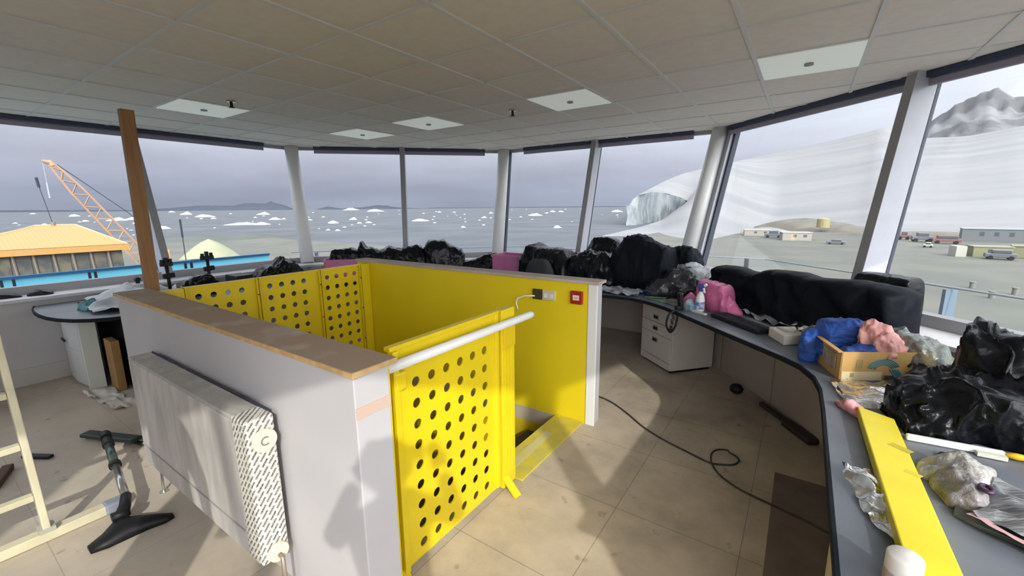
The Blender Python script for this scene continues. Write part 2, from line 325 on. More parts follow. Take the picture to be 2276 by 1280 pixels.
# darker floor strip by the right desk
# ceiling tiles, bars
ce = MB(); ce.prism([(p.x, p.y) for p in ring([a+0.0 for a in A_GT])], ZC+0.003, ZC+0.12); ceil = struct(ce.build('ceiling', TILEC, origin=(0, 0, ZC)))
OCTC = [(p.x, p.y) for p in ring([a-0.02 for a in A_GT])]
def span(axis, val):   # extent of the ceiling polygon along a grid line
    ts = []
    for i in range(8):
        a, b = OCTC[i], OCTC[(i+1) % 8]
        if (a[axis]-val)*(b[axis]-val) < 0:
            k = (val-a[axis])/(b[axis]-a[axis]); ts.append(a[1-axis]+(b[1-axis]-a[1-axis])*k)
    return (min(ts), max(ts)) if len(ts) == 2 else None
cg = MB()
for i in range(-8, 9):
    x = -2.78+0.6*i; sp = span(0, x)
    if sp: cg.box(x-0.012, x+0.012, sp[0], sp[1], ZC-0.006, ZC+0.004)
    y = 1.03+0.6*i; sp = span(1, y)
    if sp: cg.box(sp[0], sp[1], y-0.011, y+0.011, ZC-0.004, ZC+0.004)
struct(cg.build('trim_1', TBAR, origin=(0, 0, ZC)), 'white suspended ceiling grid bars')
# low walls, sills, skirtings, windows
def quadwall(k, Aa, Ab, z0, z1, name, m):
    a0, a1 = corner(Aa, (k-1) % 8), corner(Aa, k); b0, b1 = corner(Ab, (k-1) % 8), corner(Ab, k)
    mb = MB(); mb.prism([(a0.x, a0.y), (a1.x, a1.y), (b1.x, b1.y), (b0.x, b0.y)], z0, z1); return mb
for k in range(8):
    z1 = ZS-0.03 if k < 7 else 0.30
    mb = quadwall(k, A_IN, [a+0.12 for a in A_IN], -0.12, z1, None, None)
    struct(mb.build('wall_'+SIDE[k], KNEE if k not in (4,) else WHT))
    if k < 7:
        mb = quadwall(k, [a-0.03 for a in A_IN], [a+0.05 for a in A_GB], ZS-0.028, ZS, None, None)
        struct(mb.build('sill_'+SIDE[k], SILL), 'pale window sill on the low wall')
        mb = quadwall(k, [a-0.012 for a in A_IN], A_IN, 0.0, 0.16, None, None)
        struct(mb.build('baseboard_'+SIDE[k], KNEE))
ZT = 2.56
_rw = quadwall(6, A_GB, [a+0.12 for a in A_GT], ZS, ZC+0.003, None, None); struct(_rw.build('wall_rear_upper', WHT2), 'solid white wall behind, above the low wall')
for k in range(8):
    if k == 6: continue
    g0, g1 = corner(A_GB, (k-1) % 8), corner(A_GB, k); t0, t1 = corner(A_GT, (k-1) % 8), corner(A_GT, k)
    zb = ZG if k < 7 else 0.33
    if k == 7:  zb = 0.33
    B0, B1, T0, T1 = Vector((*g0, zb)), Vector((*g1, zb)), Vector((*t0, ZT)), Vector((*t1, ZT))
    nin = Vector((-NRM[k].x, -NRM[k].y, 0))
    fr = MB()
    fr.bar(B0+nin*0.02, B1+nin*0.02, 0.09, 0.08)                      # bottom rail
    fr.bar(T0+Vector((0, 0, 0.0)), T1, 0.07, 0.06)
    w = fr.build('window_%d' % (k+1), mat('grey_window_rail', (0.36, 0.36, 0.38), 0.45), origin=((B0+B1)/2)); struct(w, 'leaning cab window')
    mb = MB(); Bm, Tm = (B0+B1)/2, (T0+T1)/2; along = (B1-B0).normalized()
    dp, wd = (0.20, 0.075) if k < 7 else (0.10, 0.07)
    mb.bar(Bm+nin*(dp/2+0.01), Tm+nin*(dp/2+0.01), wd, dp, nin); mb.build('mullion', FRAME, w)
    mb = MB(); mb.bar(Bm-nin*0.015, Tm-nin*0.015, wd*1.0, 0.03, nin)
    jw = {1: 0.17, 2: 0.05}.get(k, 0)
    if jw: mb.bar(B1-along*(0.05+jw), T1-along*(0.05+jw), 0.03, 0.06, nin)
    mb.build('gasket', GASK, w)
    if jw: MB().bar(B1-along*(0.035+jw/2)+nin*0.03, T1-along*(0.035+jw/2)+nin*0.03, jw, 0.07, nin).build('jamb', FRAME, w)
    MB().bar(Bm+nin*(dp+0.012), Tm+nin*(dp+0.012), wd*0.96, 0.006, nin).build('mullion_shade_face', FRAMEIN, w)  # thin facing, its darker colour paints shade on the mullion's room side
    for (a, b, c, d) in ((B0, Bm, Tm, T0), (Bm, B1, T1, Tm)):
        mb = MB(); off = nin*-0.0; mb.add([a+off, b+off, c+off, d+off, a-nin*0.008, b-nin*0.008, c-nin*0.008, d-nin*0.008], [(0, 1, 2, 3), (7, 6, 5, 4)])
        mb.build('pane', GLASS, w)
# columns at the corners: round white posts leaning with the glass
for k in range(8):
    if k in (5, 6): continue
    b = R_GB[k]; t_ = R_GT[k]; cdir = (Vector((CX, CY))-t_).normalized()
    dB, dT = (0.16, 0.13) if k not in (6, 7) else ((0.10, 0.10) if k == 6 else (0.18, 0.20))
    pb = Vector((*(b+cdir*dB), ZS)); pt = Vector((*(t_+cdir*dT), ZC))
    ft = pb+(pb-pt)*((ZS-0.0)/(ZC-ZS)) if False else pb
    mb = MB(); mb.tube([pb-Vector((0, 0, 0.0)), pt], 0.095, 24, caps=True)
    o = mb.build('trim_%d' % (k+2), WHT2, smooth=True); struct(o, 'round white corner column')
# roller blinds rolled up under the ceiling
BL = mat('dark_blind_cassette', (0.035, 0.045, 0.085), 0.6); BLB = mat('grey_blind_bar', (0.30, 0.27, 0.35), 0.5)
blabel = {1: 'roller blind over the snow slope windows, rolled up under the ceiling', 2: 'roller blind over the two middle right windows, rolled up', 3: 'roller blind over the two middle left windows, rolled up',
          4: 'roller blind above the yellow-roofed building and crane, rolled up', 0: 'roller blind on the right side behind the rubbish bags', 5: 'roller blind over the rear left windows', 6: 'roller blind over the rear windows', 7: 'roller blind over the glazed side behind the photographer'}
for k in range(8):
    if k == 6: continue
    A2 = [a-0.10 for a in A_GT]; c0, c1 = corner(A2, (k-1) % 8), corner(A2, k); al = (c1-c0).normalized()
    if k == 2: s0, s1 = 0.33, 0.40       # gaps to the columns
    elif k == 3: s0, s1 = 0.33, 0.33
    elif k == 4: s0, s1 = 0.42, 0.3
    elif k == 1: s0, s1 = 0.25, 0.16
    else: s0, s1 = 0.3, 0.3
    p0, p1 = c0+al*s0, c1-al*s1
    t = thing('roller_blind', blabel[k], 'blind', ((p0.x+p1.x)/2, (p0.y+p1.y)/2, 2.48), 'rolled up blinds under the ceiling')
    mb = MB(); mb.bar((*p0, 2.552), (*p1, 2.552), 0.075, 0.044); mb.build('cassette', BL, t, bevel=0.006)
    drop = 2.498 if k != 7 else 2.430
    if k == 7:
        mb = MB(); mb.bar((*p0, 2.49), (*p1, 2.49), 0.004, 0.10); mb.build('fabric', BLB, t)
    mb = MB(); mb.bar((*p0, drop), (*p1, drop), 0.03, 0.05); mb.build('bottom_bar', BLB, t, bevel=0.006)

# ceiling light panels, sprinklers
lt = None
for lab, x, y in (('square white light panel nearest the left windows', -4.88, 1.93), ('light panel farthest left along the far row', -4.88, 3.73), ('second light panel along the far row', -3.68, 3.73), ('third light panel along the far row, right of the sprinkler', -1.88, 3.73), ('largest-looking light panel at the right end of the far row', -0.08, 3.73)):
    if lt is None:
        lt = thing('ceiling_light', lab+' in the tiled ceiling', 'light', (x, y, ZC-0.004), 'flat light panels in the ceiling')
        mb = MB(); mb.box(x-0.286, x+0.286, y-0.286, y+0.286, ZC-0.010, ZC+0.003); mb.build('panel', LIGHTP, lt, bevel=0.004)
        mb = MB(); mb.cyl((x, y, ZC-0.022), 0.028, 0.013, 20); mb.build('sensor', mat('light_sensor_grey', (0.25, 0.26, 0.26), 0.4), lt)
    else:
        c = copy_tree(lt, (x, y, ZC-0.004)); c['label'] = lab+' in the tiled ceiling'
for lab, x, y in (('small dark sprinkler head beside the left light panel', -4.36, 1.95), ('small dark sprinkler head between the light panels', -2.53, 3.75)):
    t = thing('sprinkler_head', lab, 'sprinkler', (x, y, ZC), 'sprinkler heads on the ceiling')
    mb = MB(); mb.cyl((x, y, ZC-0.008), 0.038, 0.010, 20); mb.build('rosette', CHROME, t)
    mb = MB(); mb.cyl((x, y, ZC-0.05), 0.012, 0.045, 12); mb.cyl((x, y, ZC-0.055), 0.024, 0.005, 14); mb.build('nozzle', BLK, t)

# ------------------------------------------------------------------ stair enclosure
HZ = 1.10
t = thing('half_wall', 'white half wall with the radiator on it and a dusty brown board on top', 'half wall', (-2.4, 0.87, 0))
MB().box(-3.63, -1.17, 0.79, 0.935, 0, HZ-0.022).build('wall_core', WHT, t, bevel=0.004)
MB().box(-3.63, -1.18, 0.936, 0.946, -0.12, HZ-0.022).build('yellow_lining', YELW, t)
MB().box(-3.645, -1.155, 0.778, 0.962, HZ-0.022, HZ-0.0005).build('capping_board', [MDF], t, bevel=0.002)
MB().box(-3.646, -1.1545, 0.7765, 0.7785, HZ-0.021, HZ-0.002).box(-1.1555, -1.1535, 0.778, 0.962, HZ-0.021, HZ-0.002).build('board_edging', MDFE, t)
MB().box(-1.1705, -1.1665, 0.792, 0.934, 0.925, 0.965).build('bare_strip', mat('bare_plaster_strip', (0.55, 0.40, 0.33), 0.8), t)
t = thing('half_wall', 'half wall at the back of the stairs, yellow inside with socket and red call point', 'half wall', (-2.4, 2.83, 0))
MB().box(-3.86, -1.17, 2.785, 2.885, 0, HZ-0.022).build('wall_core', WHT, t, bevel=0.003)
MB().box(-3.86, -1.232, 2.772, 2.784, -0.12, HZ-0.022).build('yellow_lining', YELW, t)
MB().box(-1.229, -1.158, 2.768, 2.784, 0, HZ-0.022).build('end_trim', WHT2, t, bevel=0.004)
MB().box(-3.87, -1.145, 2.755, 2.90, HZ-0.022, HZ-0.001).build('capping_board', mat('pale_dusty_board', (0.50, 0.42, 0.38), 0.8, noise_amt=0.2, nscale=5), t, bevel=0.002)
# perforated plates
def perf(mb, x, cols, rows, y0, y1, z0, z1, r, p, th=0.006):
    """plate in the plane x with round holes at (cols, rows); p = pitch across and up"""
    nn = 24; py_, pz_ = p
    ya, yb = cols[0]-py_/2, cols[-1]+py_/2; za, zb = min(rows)-pz_/2, max(rows)+pz_/2; zb = min(zb, z1); ya = max(ya, y0); yb = min(yb, y1)
    for xx in (x-th/2, x+th/2):
        def q(a, b, c, d):
            if b-a > 1e-4 and d-c > 1e-4: mb.add([(xx, a, c), (xx, b, c), (xx, b, d), (xx, a, d)], [(0, 1, 2, 3)])
        q(y0, ya, z0, z1); q(yb, y1, z0, z1); q(ya, yb, z0, za); q(ya, yb, zb, z1)
        for cy in cols:
            for cz in rows:
                vs = [(xx, cy+math.cos(2*PI*k/nn)*r, cz+math.sin(2*PI*k/nn)*r) for k in range(nn)]
                for k in range(nn):
                    c, sn = math.cos(2*PI*k/nn), math.sin(2*PI*k/nn); mxx = max(abs(c), abs(sn))
                    vs.append((xx, min(y1, max(y0, cy+c/mxx*py_/2)), min(z1, cz+sn/mxx*pz_/2)))
                mb.add(vs, [(k, (k+1) % nn, nn+(k+1) % nn, nn+k) for k in range(nn)])
    for cy in cols:
        for cz in rows:
            vs = [(x+sx*th/2, cy+math.cos(2*PI*k/nn)*r, cz+math.sin(2*PI*k/nn)*r) for sx in (-1, 1) for k in range(nn)]
            mb.add(vs, [(k, (k+1) % nn, nn+(k+1) % nn, nn+k) for k in range(nn)])
    for a, b, c, d in ((y0, y1, z0, z0), (y0, y1, z1, z1), (y0, y0, z0, z1), (y1, y1, z0, z1)):
        if c == d: mb.add([(x-th/2, a, c), (x-th/2, b, c), (x+th/2, b, c), (x+th/2, a, c)], [(0, 1, 2, 3)])
        else: mb.add([(x-th/2, a, c), (x-th/2, a, d), (x+th/2, a, d), (x+th/2, a, c)], [(0, 1, 2, 3)])
rows_b = [0.98-0.1*i for i in range(9)]
panels = [(1.17, 1.675, [1.26, 1.36, 1.46, 1.56], 'nearest the timber post'), (1.685, 2.225, [1.78, 1.88, 1.98, 2.08], 'in the middle of three'), (2.235, 2.66, [2.31, 2.41, 2.51, 2.61], 'next to the corner post')]
for y0, y1, cols, w_ in panels:
    y1b = max(y1, cols[-1]+0.055)
    t = thing('perforated_panel', 'yellow perforated metal panel of the stair guard, '+w_, 'panel', (-3.7, (y0+y1b)/2, 0.0), 'yellow perforated panels at the back of the stairs')
    mb = MB(); perf(mb, -3.7, cols, rows_b, y0, y1b, 0.01, 1.055, 0.0225, (0.10, 0.10)); mb.build('plate', YEL, t)
    MB().box(-3.715, -3.675, y0, y1b, 1.055, 1.066).build('top_fold', YEL, t)
    MB().box(-3.699, -3.665, y0, y0+0.012, 0.0, 1.062).box(-3.699, -3.665, y1b-0.012, y1b, 0.0, 1.062).build('side_fold', YEL, t, bevel=0.002)
    for z in (0.3, 0.62, 0.93): MB().cyl((-3.664, y1b-0.006, z), 0.007, 0.008, 8, (1, 0, 0)).build('bolt', mat('dark_bolt', (0.10, 0.07, 0.03), 0.5), t)
t = thing('corner_post', 'yellow folded metal post in the far corner of the stair guard', 'post', (-3.68, 2.72, 0))
MB().box(-3.72, -3.66, 2.672, 2.768, 0.0, 1.066).build('post_body', YEL, t, bevel=0.004)
t2 = MB().box(-3.74, -3.66, 0.98, 1.165, 0.0, 1.06); tag(t2.build('corner_plate', YEL, bevel=0.004), 'flat yellow plate behind the capping board beside the timber post', 'plate')
# stairwell below the floor
SH = mat('stairwell_yellow', (0.66, 0.50, 0.02), 0.5, noise_amt=0.15)
sw = MB(); sw.box(FX0-0.06, FX1, FY1+0.0, FY1+0.06, -2.6, -0.12); sw.box(FX0-0.06, FX1, FY0-0.06, FY0, -2.6, -0.12); sw.box(FX0-0.06, FX0, FY0, FY1, -2.6, -0.12); sw.box(FX1, FX1+0.06, FY0-0.06, FY1+0.06, -2.6, -0.12); sw.box(FX0-0.06, FX1+0.06, FY0-0.06, FY1+0.06, -2.66, -2.6)
struct(sw.build('wall_stairwell', SH))
t = thing('staircase', 'yellow-edged stairs going down inside the enclosure', 'stairs', (-2.6, 1.9, -2.6))
for i in range(9):
    x1 = FX1-0.005-0.23*i; z = -0.20*(i+1)
    mb = MB(); mb.box(x1-0.25, x1, FY0+0.005, FY1-0.005, z-0.03, z); mb.box(x1-0.012, x1, FY0+0.005, FY1-0.005, z-0.2, z-0.03); mb.build('tread', mat('dark_stair_rubber', (0.07, 0.06, 0.04), 0.7), t)
# threshold plate
t = thing('threshold_plate', 'yellow kick plate at the top of the stairs with a worn grey strip', 'plate', (-1.36, 2.0, 0.0))
MB().prism([(-1.478, 1.0), (-1.338, 1.0), (-1.338, 1.925), (-1.25, 1.925), (-1.245, 2.765), (-1.478, 2.765)], 0.0005, 0.012).build('plate', mat('worn_yellow_plate', (0.62, 0.50, 0.04), 0.6, nscale=9, col2=(0.50, 0.44, 0.12), detail=7), t, bevel=0.003)
MB().box(-1.415, -1.355, 1.25, 2.50, 0.0122, 0.0135).build('anti_slip_strip', mat('worn_grey_strip', (0.52, 0.50, 0.36), 0.7, nscale=14, col2=(0.60, 0.50, 0.10)), t)
# gate
t = thing('safety_gate', 'yellow perforated metal gate at the head of the stairs', 'gate', (-1.32, 1.45, 0.0))
rows_g = [0.985-0.0985*i for i in range(10)]
mb = MB(); perf(mb, -1.32, [1.192+0.096*k for k in range(6)], rows_g, 1.055, 1.785, 0.035, 1.06, 0.0225, (0.096, 0.0985)); mb.build('leaf', YEL, t)
MB().box(-1.337, -1.303, 1.05, 1.785, 1.060, 1.078).build('top_fold', YEL, t, bevel=0.002)
MB().box(-1.337, -1.303, 1.755, 1.785, 0.035, 1.060).build('stiffener', YEL, t, bevel=0.004)
MB().box(-1.318, -1.290, 1.055, 1.085, 0.035, 1.060).build('hinge_fold', YEL, t, bevel=0.004)
MB().box(-1.318, -1.285, 1.058, 1.12, 0.89, 0.97).build('hinge_bracket', YEL, t, bevel=0.01)
MB().bar((-1.31, 1.06, 0.05), (-1.21, 1.03, 0.006), 0.035, 0.01).build('floor_foot', YEL, t)
t = thing('gate_post', 'yellow square latch post at the free end of the gate', 'post', (-1.32, 1.85, 0))
MB().box(-1.350, -1.290, 1.795, 1.915, 0.013, 1.078).build('post_body', YEL, t, bevel=0.004)
mb = MB()
for y in (1.825, 1.855, 1.885): mb.box(-1.2905, -1.286, y-0.006, y+0.006, 0.1, 0.85)
mb.build('rib', YEL, t)
MB().box(-1.291, -1.281, 1.80, 1.91, 0.86, 1.0).build('latch_plate', mat('yellow_latch', (0.72, 0.50, 0.01), 0.4), t, bevel=0.003)
MB().bar((-1.30, 1.82, 0.075), (-1.19, 1.79, 0.008), 0.045, 0.012).build('floor_foot', YEL, t)
t = thing('handrail', 'white round handrail across the top of the yellow gate', 'rail', (-1.25, 1.5, 1.0))
mb = MB(); mb.tube([(-1.252, 0.985, 1.022), (-1.252, 2.02, 1.012), (-1.252, 2.045, 1.011)], [0.021, 0.021, 0.015], 20); mb.build('rail_tube', WHT2, t, smooth=True)
MB().bar((-1.285, 1.845, 1.0), (-1.252, 1.845, 1.0), 0.03, 0.02).build('bracket', WHT2, t)
# sockets, call point
t = thing('wall_socket', 'pale double socket plate with a brown cover and a white lead on the yellow wall', 'socket', (-1.60, 2.77, 0.92))
MB().box(-1.60, -1.49, 2.757, 2.772, 0.925, 1.00).build('socket_plate', mat('ivory_plastic', (0.62, 0.55, 0.42), 0.4), t, bevel=0.004)
for x in (-1.582, -1.532): MB().box(x, x+0.026, 2.754, 2.757, 0.945, 0.975).build('rocker', WHT2, t)
MB().box(-1.685, -1.605, 2.752, 2.772, 0.922, 1.002).build('brown_socket', mat('dark_brown_bakelite', (0.06, 0.04, 0.02), 0.4), t, bevel=0.004)
mb = MB(); mb.tube([(-1.66, 2.745, 0.95), (-1.74, 2.73, 0.945), (-1.80, 2.72, 0.92), (-1.815, 2.72, 0.88), (-1.80, 2.72, 0.83)], 0.006, 8); mb.build('lead', WHT2, t, smooth=True)
t = thing('fire_call_point', 'red square fire call point with a pale centre on the yellow wall', 'call point', (-1.31, 2.77, 0.92))
MB().box(-1.36, -1.265, 2.745, 2.772, 0.925, 1.02).build('housing', mat('call_point_red', (0.34, 0.02, 0.014), 0.35), t, bevel=0.005)
MB().box(-1.337, -1.288, 2.742, 2.746, 0.955, 0.992).build('press_window', mat('call_point_face', (0.80, 0.66, 0.66), 0.4), t)
mb = MB(); mb.box(-1.328, -1.297, 2.7405, 2.7422, 0.970, 0.975); mb.build('press_mark', mat('mark_red', (0.45, 0.1, 0.1), 0.5), t)

# timber prop
t = tag(MB().bar((-3.795, 1.005, 0.0), (-3.76, 1.03, 2.27), 0.075, 0.05, (1, 0, 0)).build('timber_post', TIMB, bevel=0.003), 'tall orange-brown timber standing upright behind the corner of the white half wall', 'timber')

# ------------------------------------------------------------------ radiator
def radiator_print():
    m = bpy.data.materials.new('printed_end_wrap'); m.use_nodes = True; t = m.node_tree; b = t.nodes['Principled BSDF']; L = t.links.new
    ge = t.nodes.new('ShaderNodeNewGeometry'); sx = t.nodes.new('ShaderNodeSeparateXYZ'); L(ge.outputs['Position'], sx.inputs[0]); cb = t.nodes.new('ShaderNodeCombineXYZ'); 
    ad_ = t.nodes.new('ShaderNodeMath'); ad_.operation = 'ADD'; L(sx.outputs[0], ad_.inputs[0]); L(sx.outputs[1], ad_.inputs[1])
    L(ad_.outputs[0], cb.inputs[0]); L(sx.outputs[2], cb.inputs[1])
    mpn = t.nodes.new('ShaderNodeMapping'); mpn.inputs['Rotation'].default_value = (0, 0, math.radians(-52)); L(cb.outputs[0], mpn.inputs[0])
    br = t.nodes.new('ShaderNodeTexBrick'); br.offset = 0.4; L(mpn.outputs[0], br.inputs[0]); br.inputs['Scale'].default_value = 1.0
    br.inputs['Brick Width'].default_value = 0.046; br.inputs['Row Height'].default_value = 0.019; br.inputs['Mortar Size'].default_value = 0.0066; br.inputs['Mortar Smooth'].default_value = 0.45
    br.inputs['Color1'].default_value = (0.035, 0.033, 0.036, 1); br.inputs['Color2'].default_value = (0.09, 0.085, 0.09, 1); br.inputs['Mortar'].default_value = (0.66, 0.64, 0.58, 1)
    n5 = t.nodes.new('ShaderNodeTexNoise'); n5.inputs['Scale'].default_value = 260; n5.inputs['Detail'].default_value = 1; L(ge.outputs['Position'], n5.inputs[0])
    r5 = t.nodes.new('ShaderNodeMapRange'); r5.inputs[1].default_value = 0.42; r5.inputs[2].default_value = 0.60; r5.inputs[3].default_value = 0.0; r5.inputs[4].default_value = 0.5; L(n5.outputs[0], r5.inputs[0])
    x5 = t.nodes.new('ShaderNodeMix'); x5.data_type = 'RGBA'; L(r5.outputs[0], x5.inputs[0]); L(br.outputs[0], x5.inputs[6]); x5.inputs[7].default_value = (0.60, 0.58, 0.53, 1)
    L(x5.outputs[2], b.inputs['Base Color']); b.inputs['Roughness'].default_value = 0.35; return m
PRINT = radiator_print()
RADM = mat('dusty_wrapped_radiator', (0.58, 0.56, 0.54), 0.5, nscale=9, col2=(0.42, 0.40, 0.39), detail=8, bump=0.25, bscale=18, bdist=0.01, stretch=(1.4, 1, 0.35))
t = thing('radiator', 'dusty white panel radiator in film wrap on the white half wall', 'radiator', (-2.33, 0.71, 0.18))
RX0, RX1, RY0, RY1, RZ0, RZ1 = -3.02, -1.665, 0.655, 0.762, 0.19, 0.825
MB().box(RX0, RX1-0.04, RY0, RY0+0.022, RZ0, RZ1-0.018).build('front_panel', RADM, t, bevel=0.008)
MB().box(RX0, RX1-0.04, RY1-0.02, RY1, RZ0, RZ1-0.02).build('rear_panel', RADM, t, bevel=0.005)
mb = MB(); mb.box(RX0, RX1-0.038, RY0, RY1-0.004, RZ1-0.018, RZ1)
mb.build('top_grille', mat('dusty_grille', (0.46, 0.45, 0.42), 0.7, nscale=14, col2=(0.36, 0.35, 0.33), bump=0.3, bscale=30), t, bevel=0.004)
MB().box(RX0+0.01, RX1-0.05, RY1-0.003, RY1+0.004, RZ1-0.010, RZ1+0.004).build('rear_edge', GASK, t)
MB().box(RX1-0.12, RX1, RY0-0.003, RY1-0.002, RZ0+0.01, RZ1+0.004).build('printed_wrap', PRINT, t, bevel=0.01)
mb = MB(); mb.box(RX0+0.02, RX1-0.12, RY0+0.03, RY1-0.03, RZ0+0.03, RZ1-0.03); mb.build('convector', RADM, t)
mb = MB(); mb.box(RX0+0.002, RX1-0.125, RY0-0.004, RY0+0.001, RZ0+0.115, RZ0+0.122); mb.build('crease', mat('film_crease', (0.34, 0.32, 0.32), 0.6), t)
IV = mat('ivory_cap', (0.74, 0.68, 0.52), 0.45)
for z, r in ((0.735, 0.046), (0.235, 0.040)):
    mb = MB(); mb.cyl((RX1-0.002, 0.712, z), r, 0.016, 28, (1, 0, 0)); e = mb.build('end_cap', IV, t, smooth=False, bevel=0.003)
    if z > 0.5:
        mb = MB(); mb.tube([(RX1+0.0155, 0.712+0.016*math.cos(a), z+0.016*math.sin(a)) for a in [math.radians(50+i*26) for i in range(11)]], 0.0025, 8); mb.build('letter_c', mat('ink_grey', (0.16, 0.15, 0.14), 0.5), e)
mb = MB(); mb.tube([(RX1+0.012, 0.712, 0.225), (RX1+0.035, 0.712, 0.222), (RX1+0.035, 0.712, 0.0)], 0.009, 10); mb.build('pipe', mat('scuffed_copper', (0.30, 0.25, 0.20), 0.45, metal=0.4), t, smooth=True)
for x in (RX0+0.06,): 
    mb = MB(); mb.tube([(x, 0.70, RZ0+0.01), (x+0.01, 0.69, 0.0)], 0.007, 8); mb.cyl((x+0.01, 0.69, 0), 0.022, 0.004, 12); mb.build('floor_leg', CHROME, t)
for x in (-2.8, -1.95):
    MB().box(x, x+0.03, 0.763, 0.7895, 0.3, 0.72).build('wall_bracket', CHROME, t)

# ------------------------------------------------------------------ worktop and panels under it
front = [(-5.93, 0.70), (-5.78, 0.67), (-5.60, 0.655), (-5.42, 0.655), (-5.24, 0.672), (-5.07, 0.71), (-4.92, 0.775), (-4.81, 0.86), (-4.735, 0.96), (-4.695, 1.08), (-4.68, 1.2), (-4.66, 2.6), (-4.60, 2.95), (-4.42, 3.22), (-3.85, 3.80), (-3.6, 3.95), (-3.3, 4.0), (-1.75, 4.0), (-1.5, 4.02), (-1.33, 4.02), (-1.15, 3.94), (-0.95, 3.80), (-0.03, 2.88), (0.06, 2.77), (0.12, 2.62), (0.145, 2.45), (0.15, 2.2), (0.15, 0.95)]
back = [(1.27, 0.95), (1.67, 2.40), (-1.29, 5.38), (-4.01, 5.38), (-5.93, 3.46)]
t = thing('worktop', 'long blue-grey laminate worktop curving round under the windows', 'worktop', (-2.6, 4.5, 0.70))
mb = MB(); mb.prism(front+back, 0.715, 0.74); mb.build('top_surface', DESK, t)
mb = MB()
for a, b in zip(front, front[1:]):
    a3, b3 = Vector((*a, 0.726)), Vector((*b, 0.726)); d = (b3-a3).normalized(); mb.bar(a3-d*0.006, b3+d*0.006, 0.014, 0.030)
mb.build('edge_band', DESKE, t, bevel=0.003)
under = [(-3.0, 5.36), (-1.50, 5.36), (-0.55, 4.53), (-0.08, 3.92), (0.27, 3.32), (0.33, 2.7), (0.34, 1.0)]
for i, (a, b) in enumerate(zip(under, under[1:])):
    labs = ['pale panel under the far worktop behind the stair wall', 'pale panel under the worktop left of the drawer unit', 'panel right of the drawer unit under the worktop', 'panel under the worktop behind the small black ball', 'curved end panel under the right worktop near the black bar', 'panel under the right worktop behind the floor cable end']
    mb = MB(); a3, b3 = Vector((*a, 0)), Vector((*b, 0)); d = (b3-a3).normalized()*0.006
    mb.bar(a3+d+Vector((0, 0, 0.357)), b3-d+Vector((0, 0, 0.357)), 0.018, 0.712)
    tag(mb.build('desk_panel_or_shade', mat('taupe_panel', (0.40, 0.345, 0.31), 0.6, noise_amt=0.12, nscale=2.5)), labs[i], 'panel', 'panels under the worktop')
tag(MB().box(0.175, 0.205, 1.15, 1.62, 0.0, 0.712).build('plywood_board', mat('pale_plywood', (0.56, 0.47, 0.32), 0.7, noise_amt=0.35, nscale=5, stretch=(2, 2, .4))), 'pale plywood board upright under the near right worktop edge', 'board')
# drawer unit
t = thing('drawer_unit', 'off-white three-drawer pedestal under the worktop', 'drawers', (-1.0, 4.3, 0.0))
P0, P1, P2 = Vector((-1.335, 4.43)), Vector((-0.955, 4.10)), Vector((-0.59, 4.47))
fd = (P1-P0).normalized(); bd = Vector((-fd.y, fd.x)); 
if bd.y < 0: bd = -bd
W_, D_ = (P1-P0).length, 0.50
CABM = mat('off_white_laminate', (0.56, 0.52, 0.47), 0.45, noise_amt=0.08, nscale=3)
def loc(u, v): p = P0+fd*u+bd*v; return (p.x, p.y)
mb = MB(); mb.prism([loc(0, 0.02), loc(W_, 0.02), loc(W_, D_), loc(0, D_)], 0.03, 0.70); mb.build('carcass', CABM, t, bevel=0.004)
mb = MB(); mb.prism([loc(0.02, 0.04), loc(W_-0.02, 0.04), loc(W_-0.02, D_-.02), loc(0.02, D_-.02)], 0.0, 0.03); mb.build('plinth', BLK, t)
zz = [0.045, 0.12, 0.40, 0.545, 0.69]
mb = MB(); mb.prism([loc(0.004, 0), loc(W_-0.004, 0), loc(W_-0.004, 0.018), loc(0.004, 0.018)], 0.035, 0.10); mb.build('lower_rail', CABM, t)
for z0, z1 in ((0.105, 0.345), (0.35, 0.462), (0.467, 0.695)):
    mb = MB(); mb.prism([loc(0.004, 0), loc(W_-0.004, 0), loc(W_-0.004, 0.018), loc(0.004, 0.018)], z0, z1); d_ = mb.build('drawer', CABM, t, bevel=0.003)
    zc = 0.285 if z1 < 0.4 else (0.405 if z1 < 0.5 else 0.52)
    mb = MB(); mb.prism([loc(W_/2-0.045, -0.004), loc(W_/2+0.045, -0.004), loc(W_/2+0.045, 0.0), loc(W_/2-0.045, 0.0)], zc-0.022, zc+0.022); hd = mb.build('handle', mat('brushed_handle', (0.45, 0.42, 0.38), 0.3, metal=0.6), d_)
    mb = MB(); mb.prism([loc(W_/2-0.030, -0.010), loc(W_/2-0.006, -0.010), loc(W_/2-0.006, -0.004), loc(W_/2-0.030, -0.004)], zc-0.017, zc+0.012); mb.prism([loc(W_/2+0.006, -0.010), loc(W_/2+0.030, -0.010), loc(W_/2+0.030, -0.004), loc(W_/2+0.006, -0.004)], zc-0.017, zc+0.012); 
    o = mb.build('handle_recess', BLK, d_)
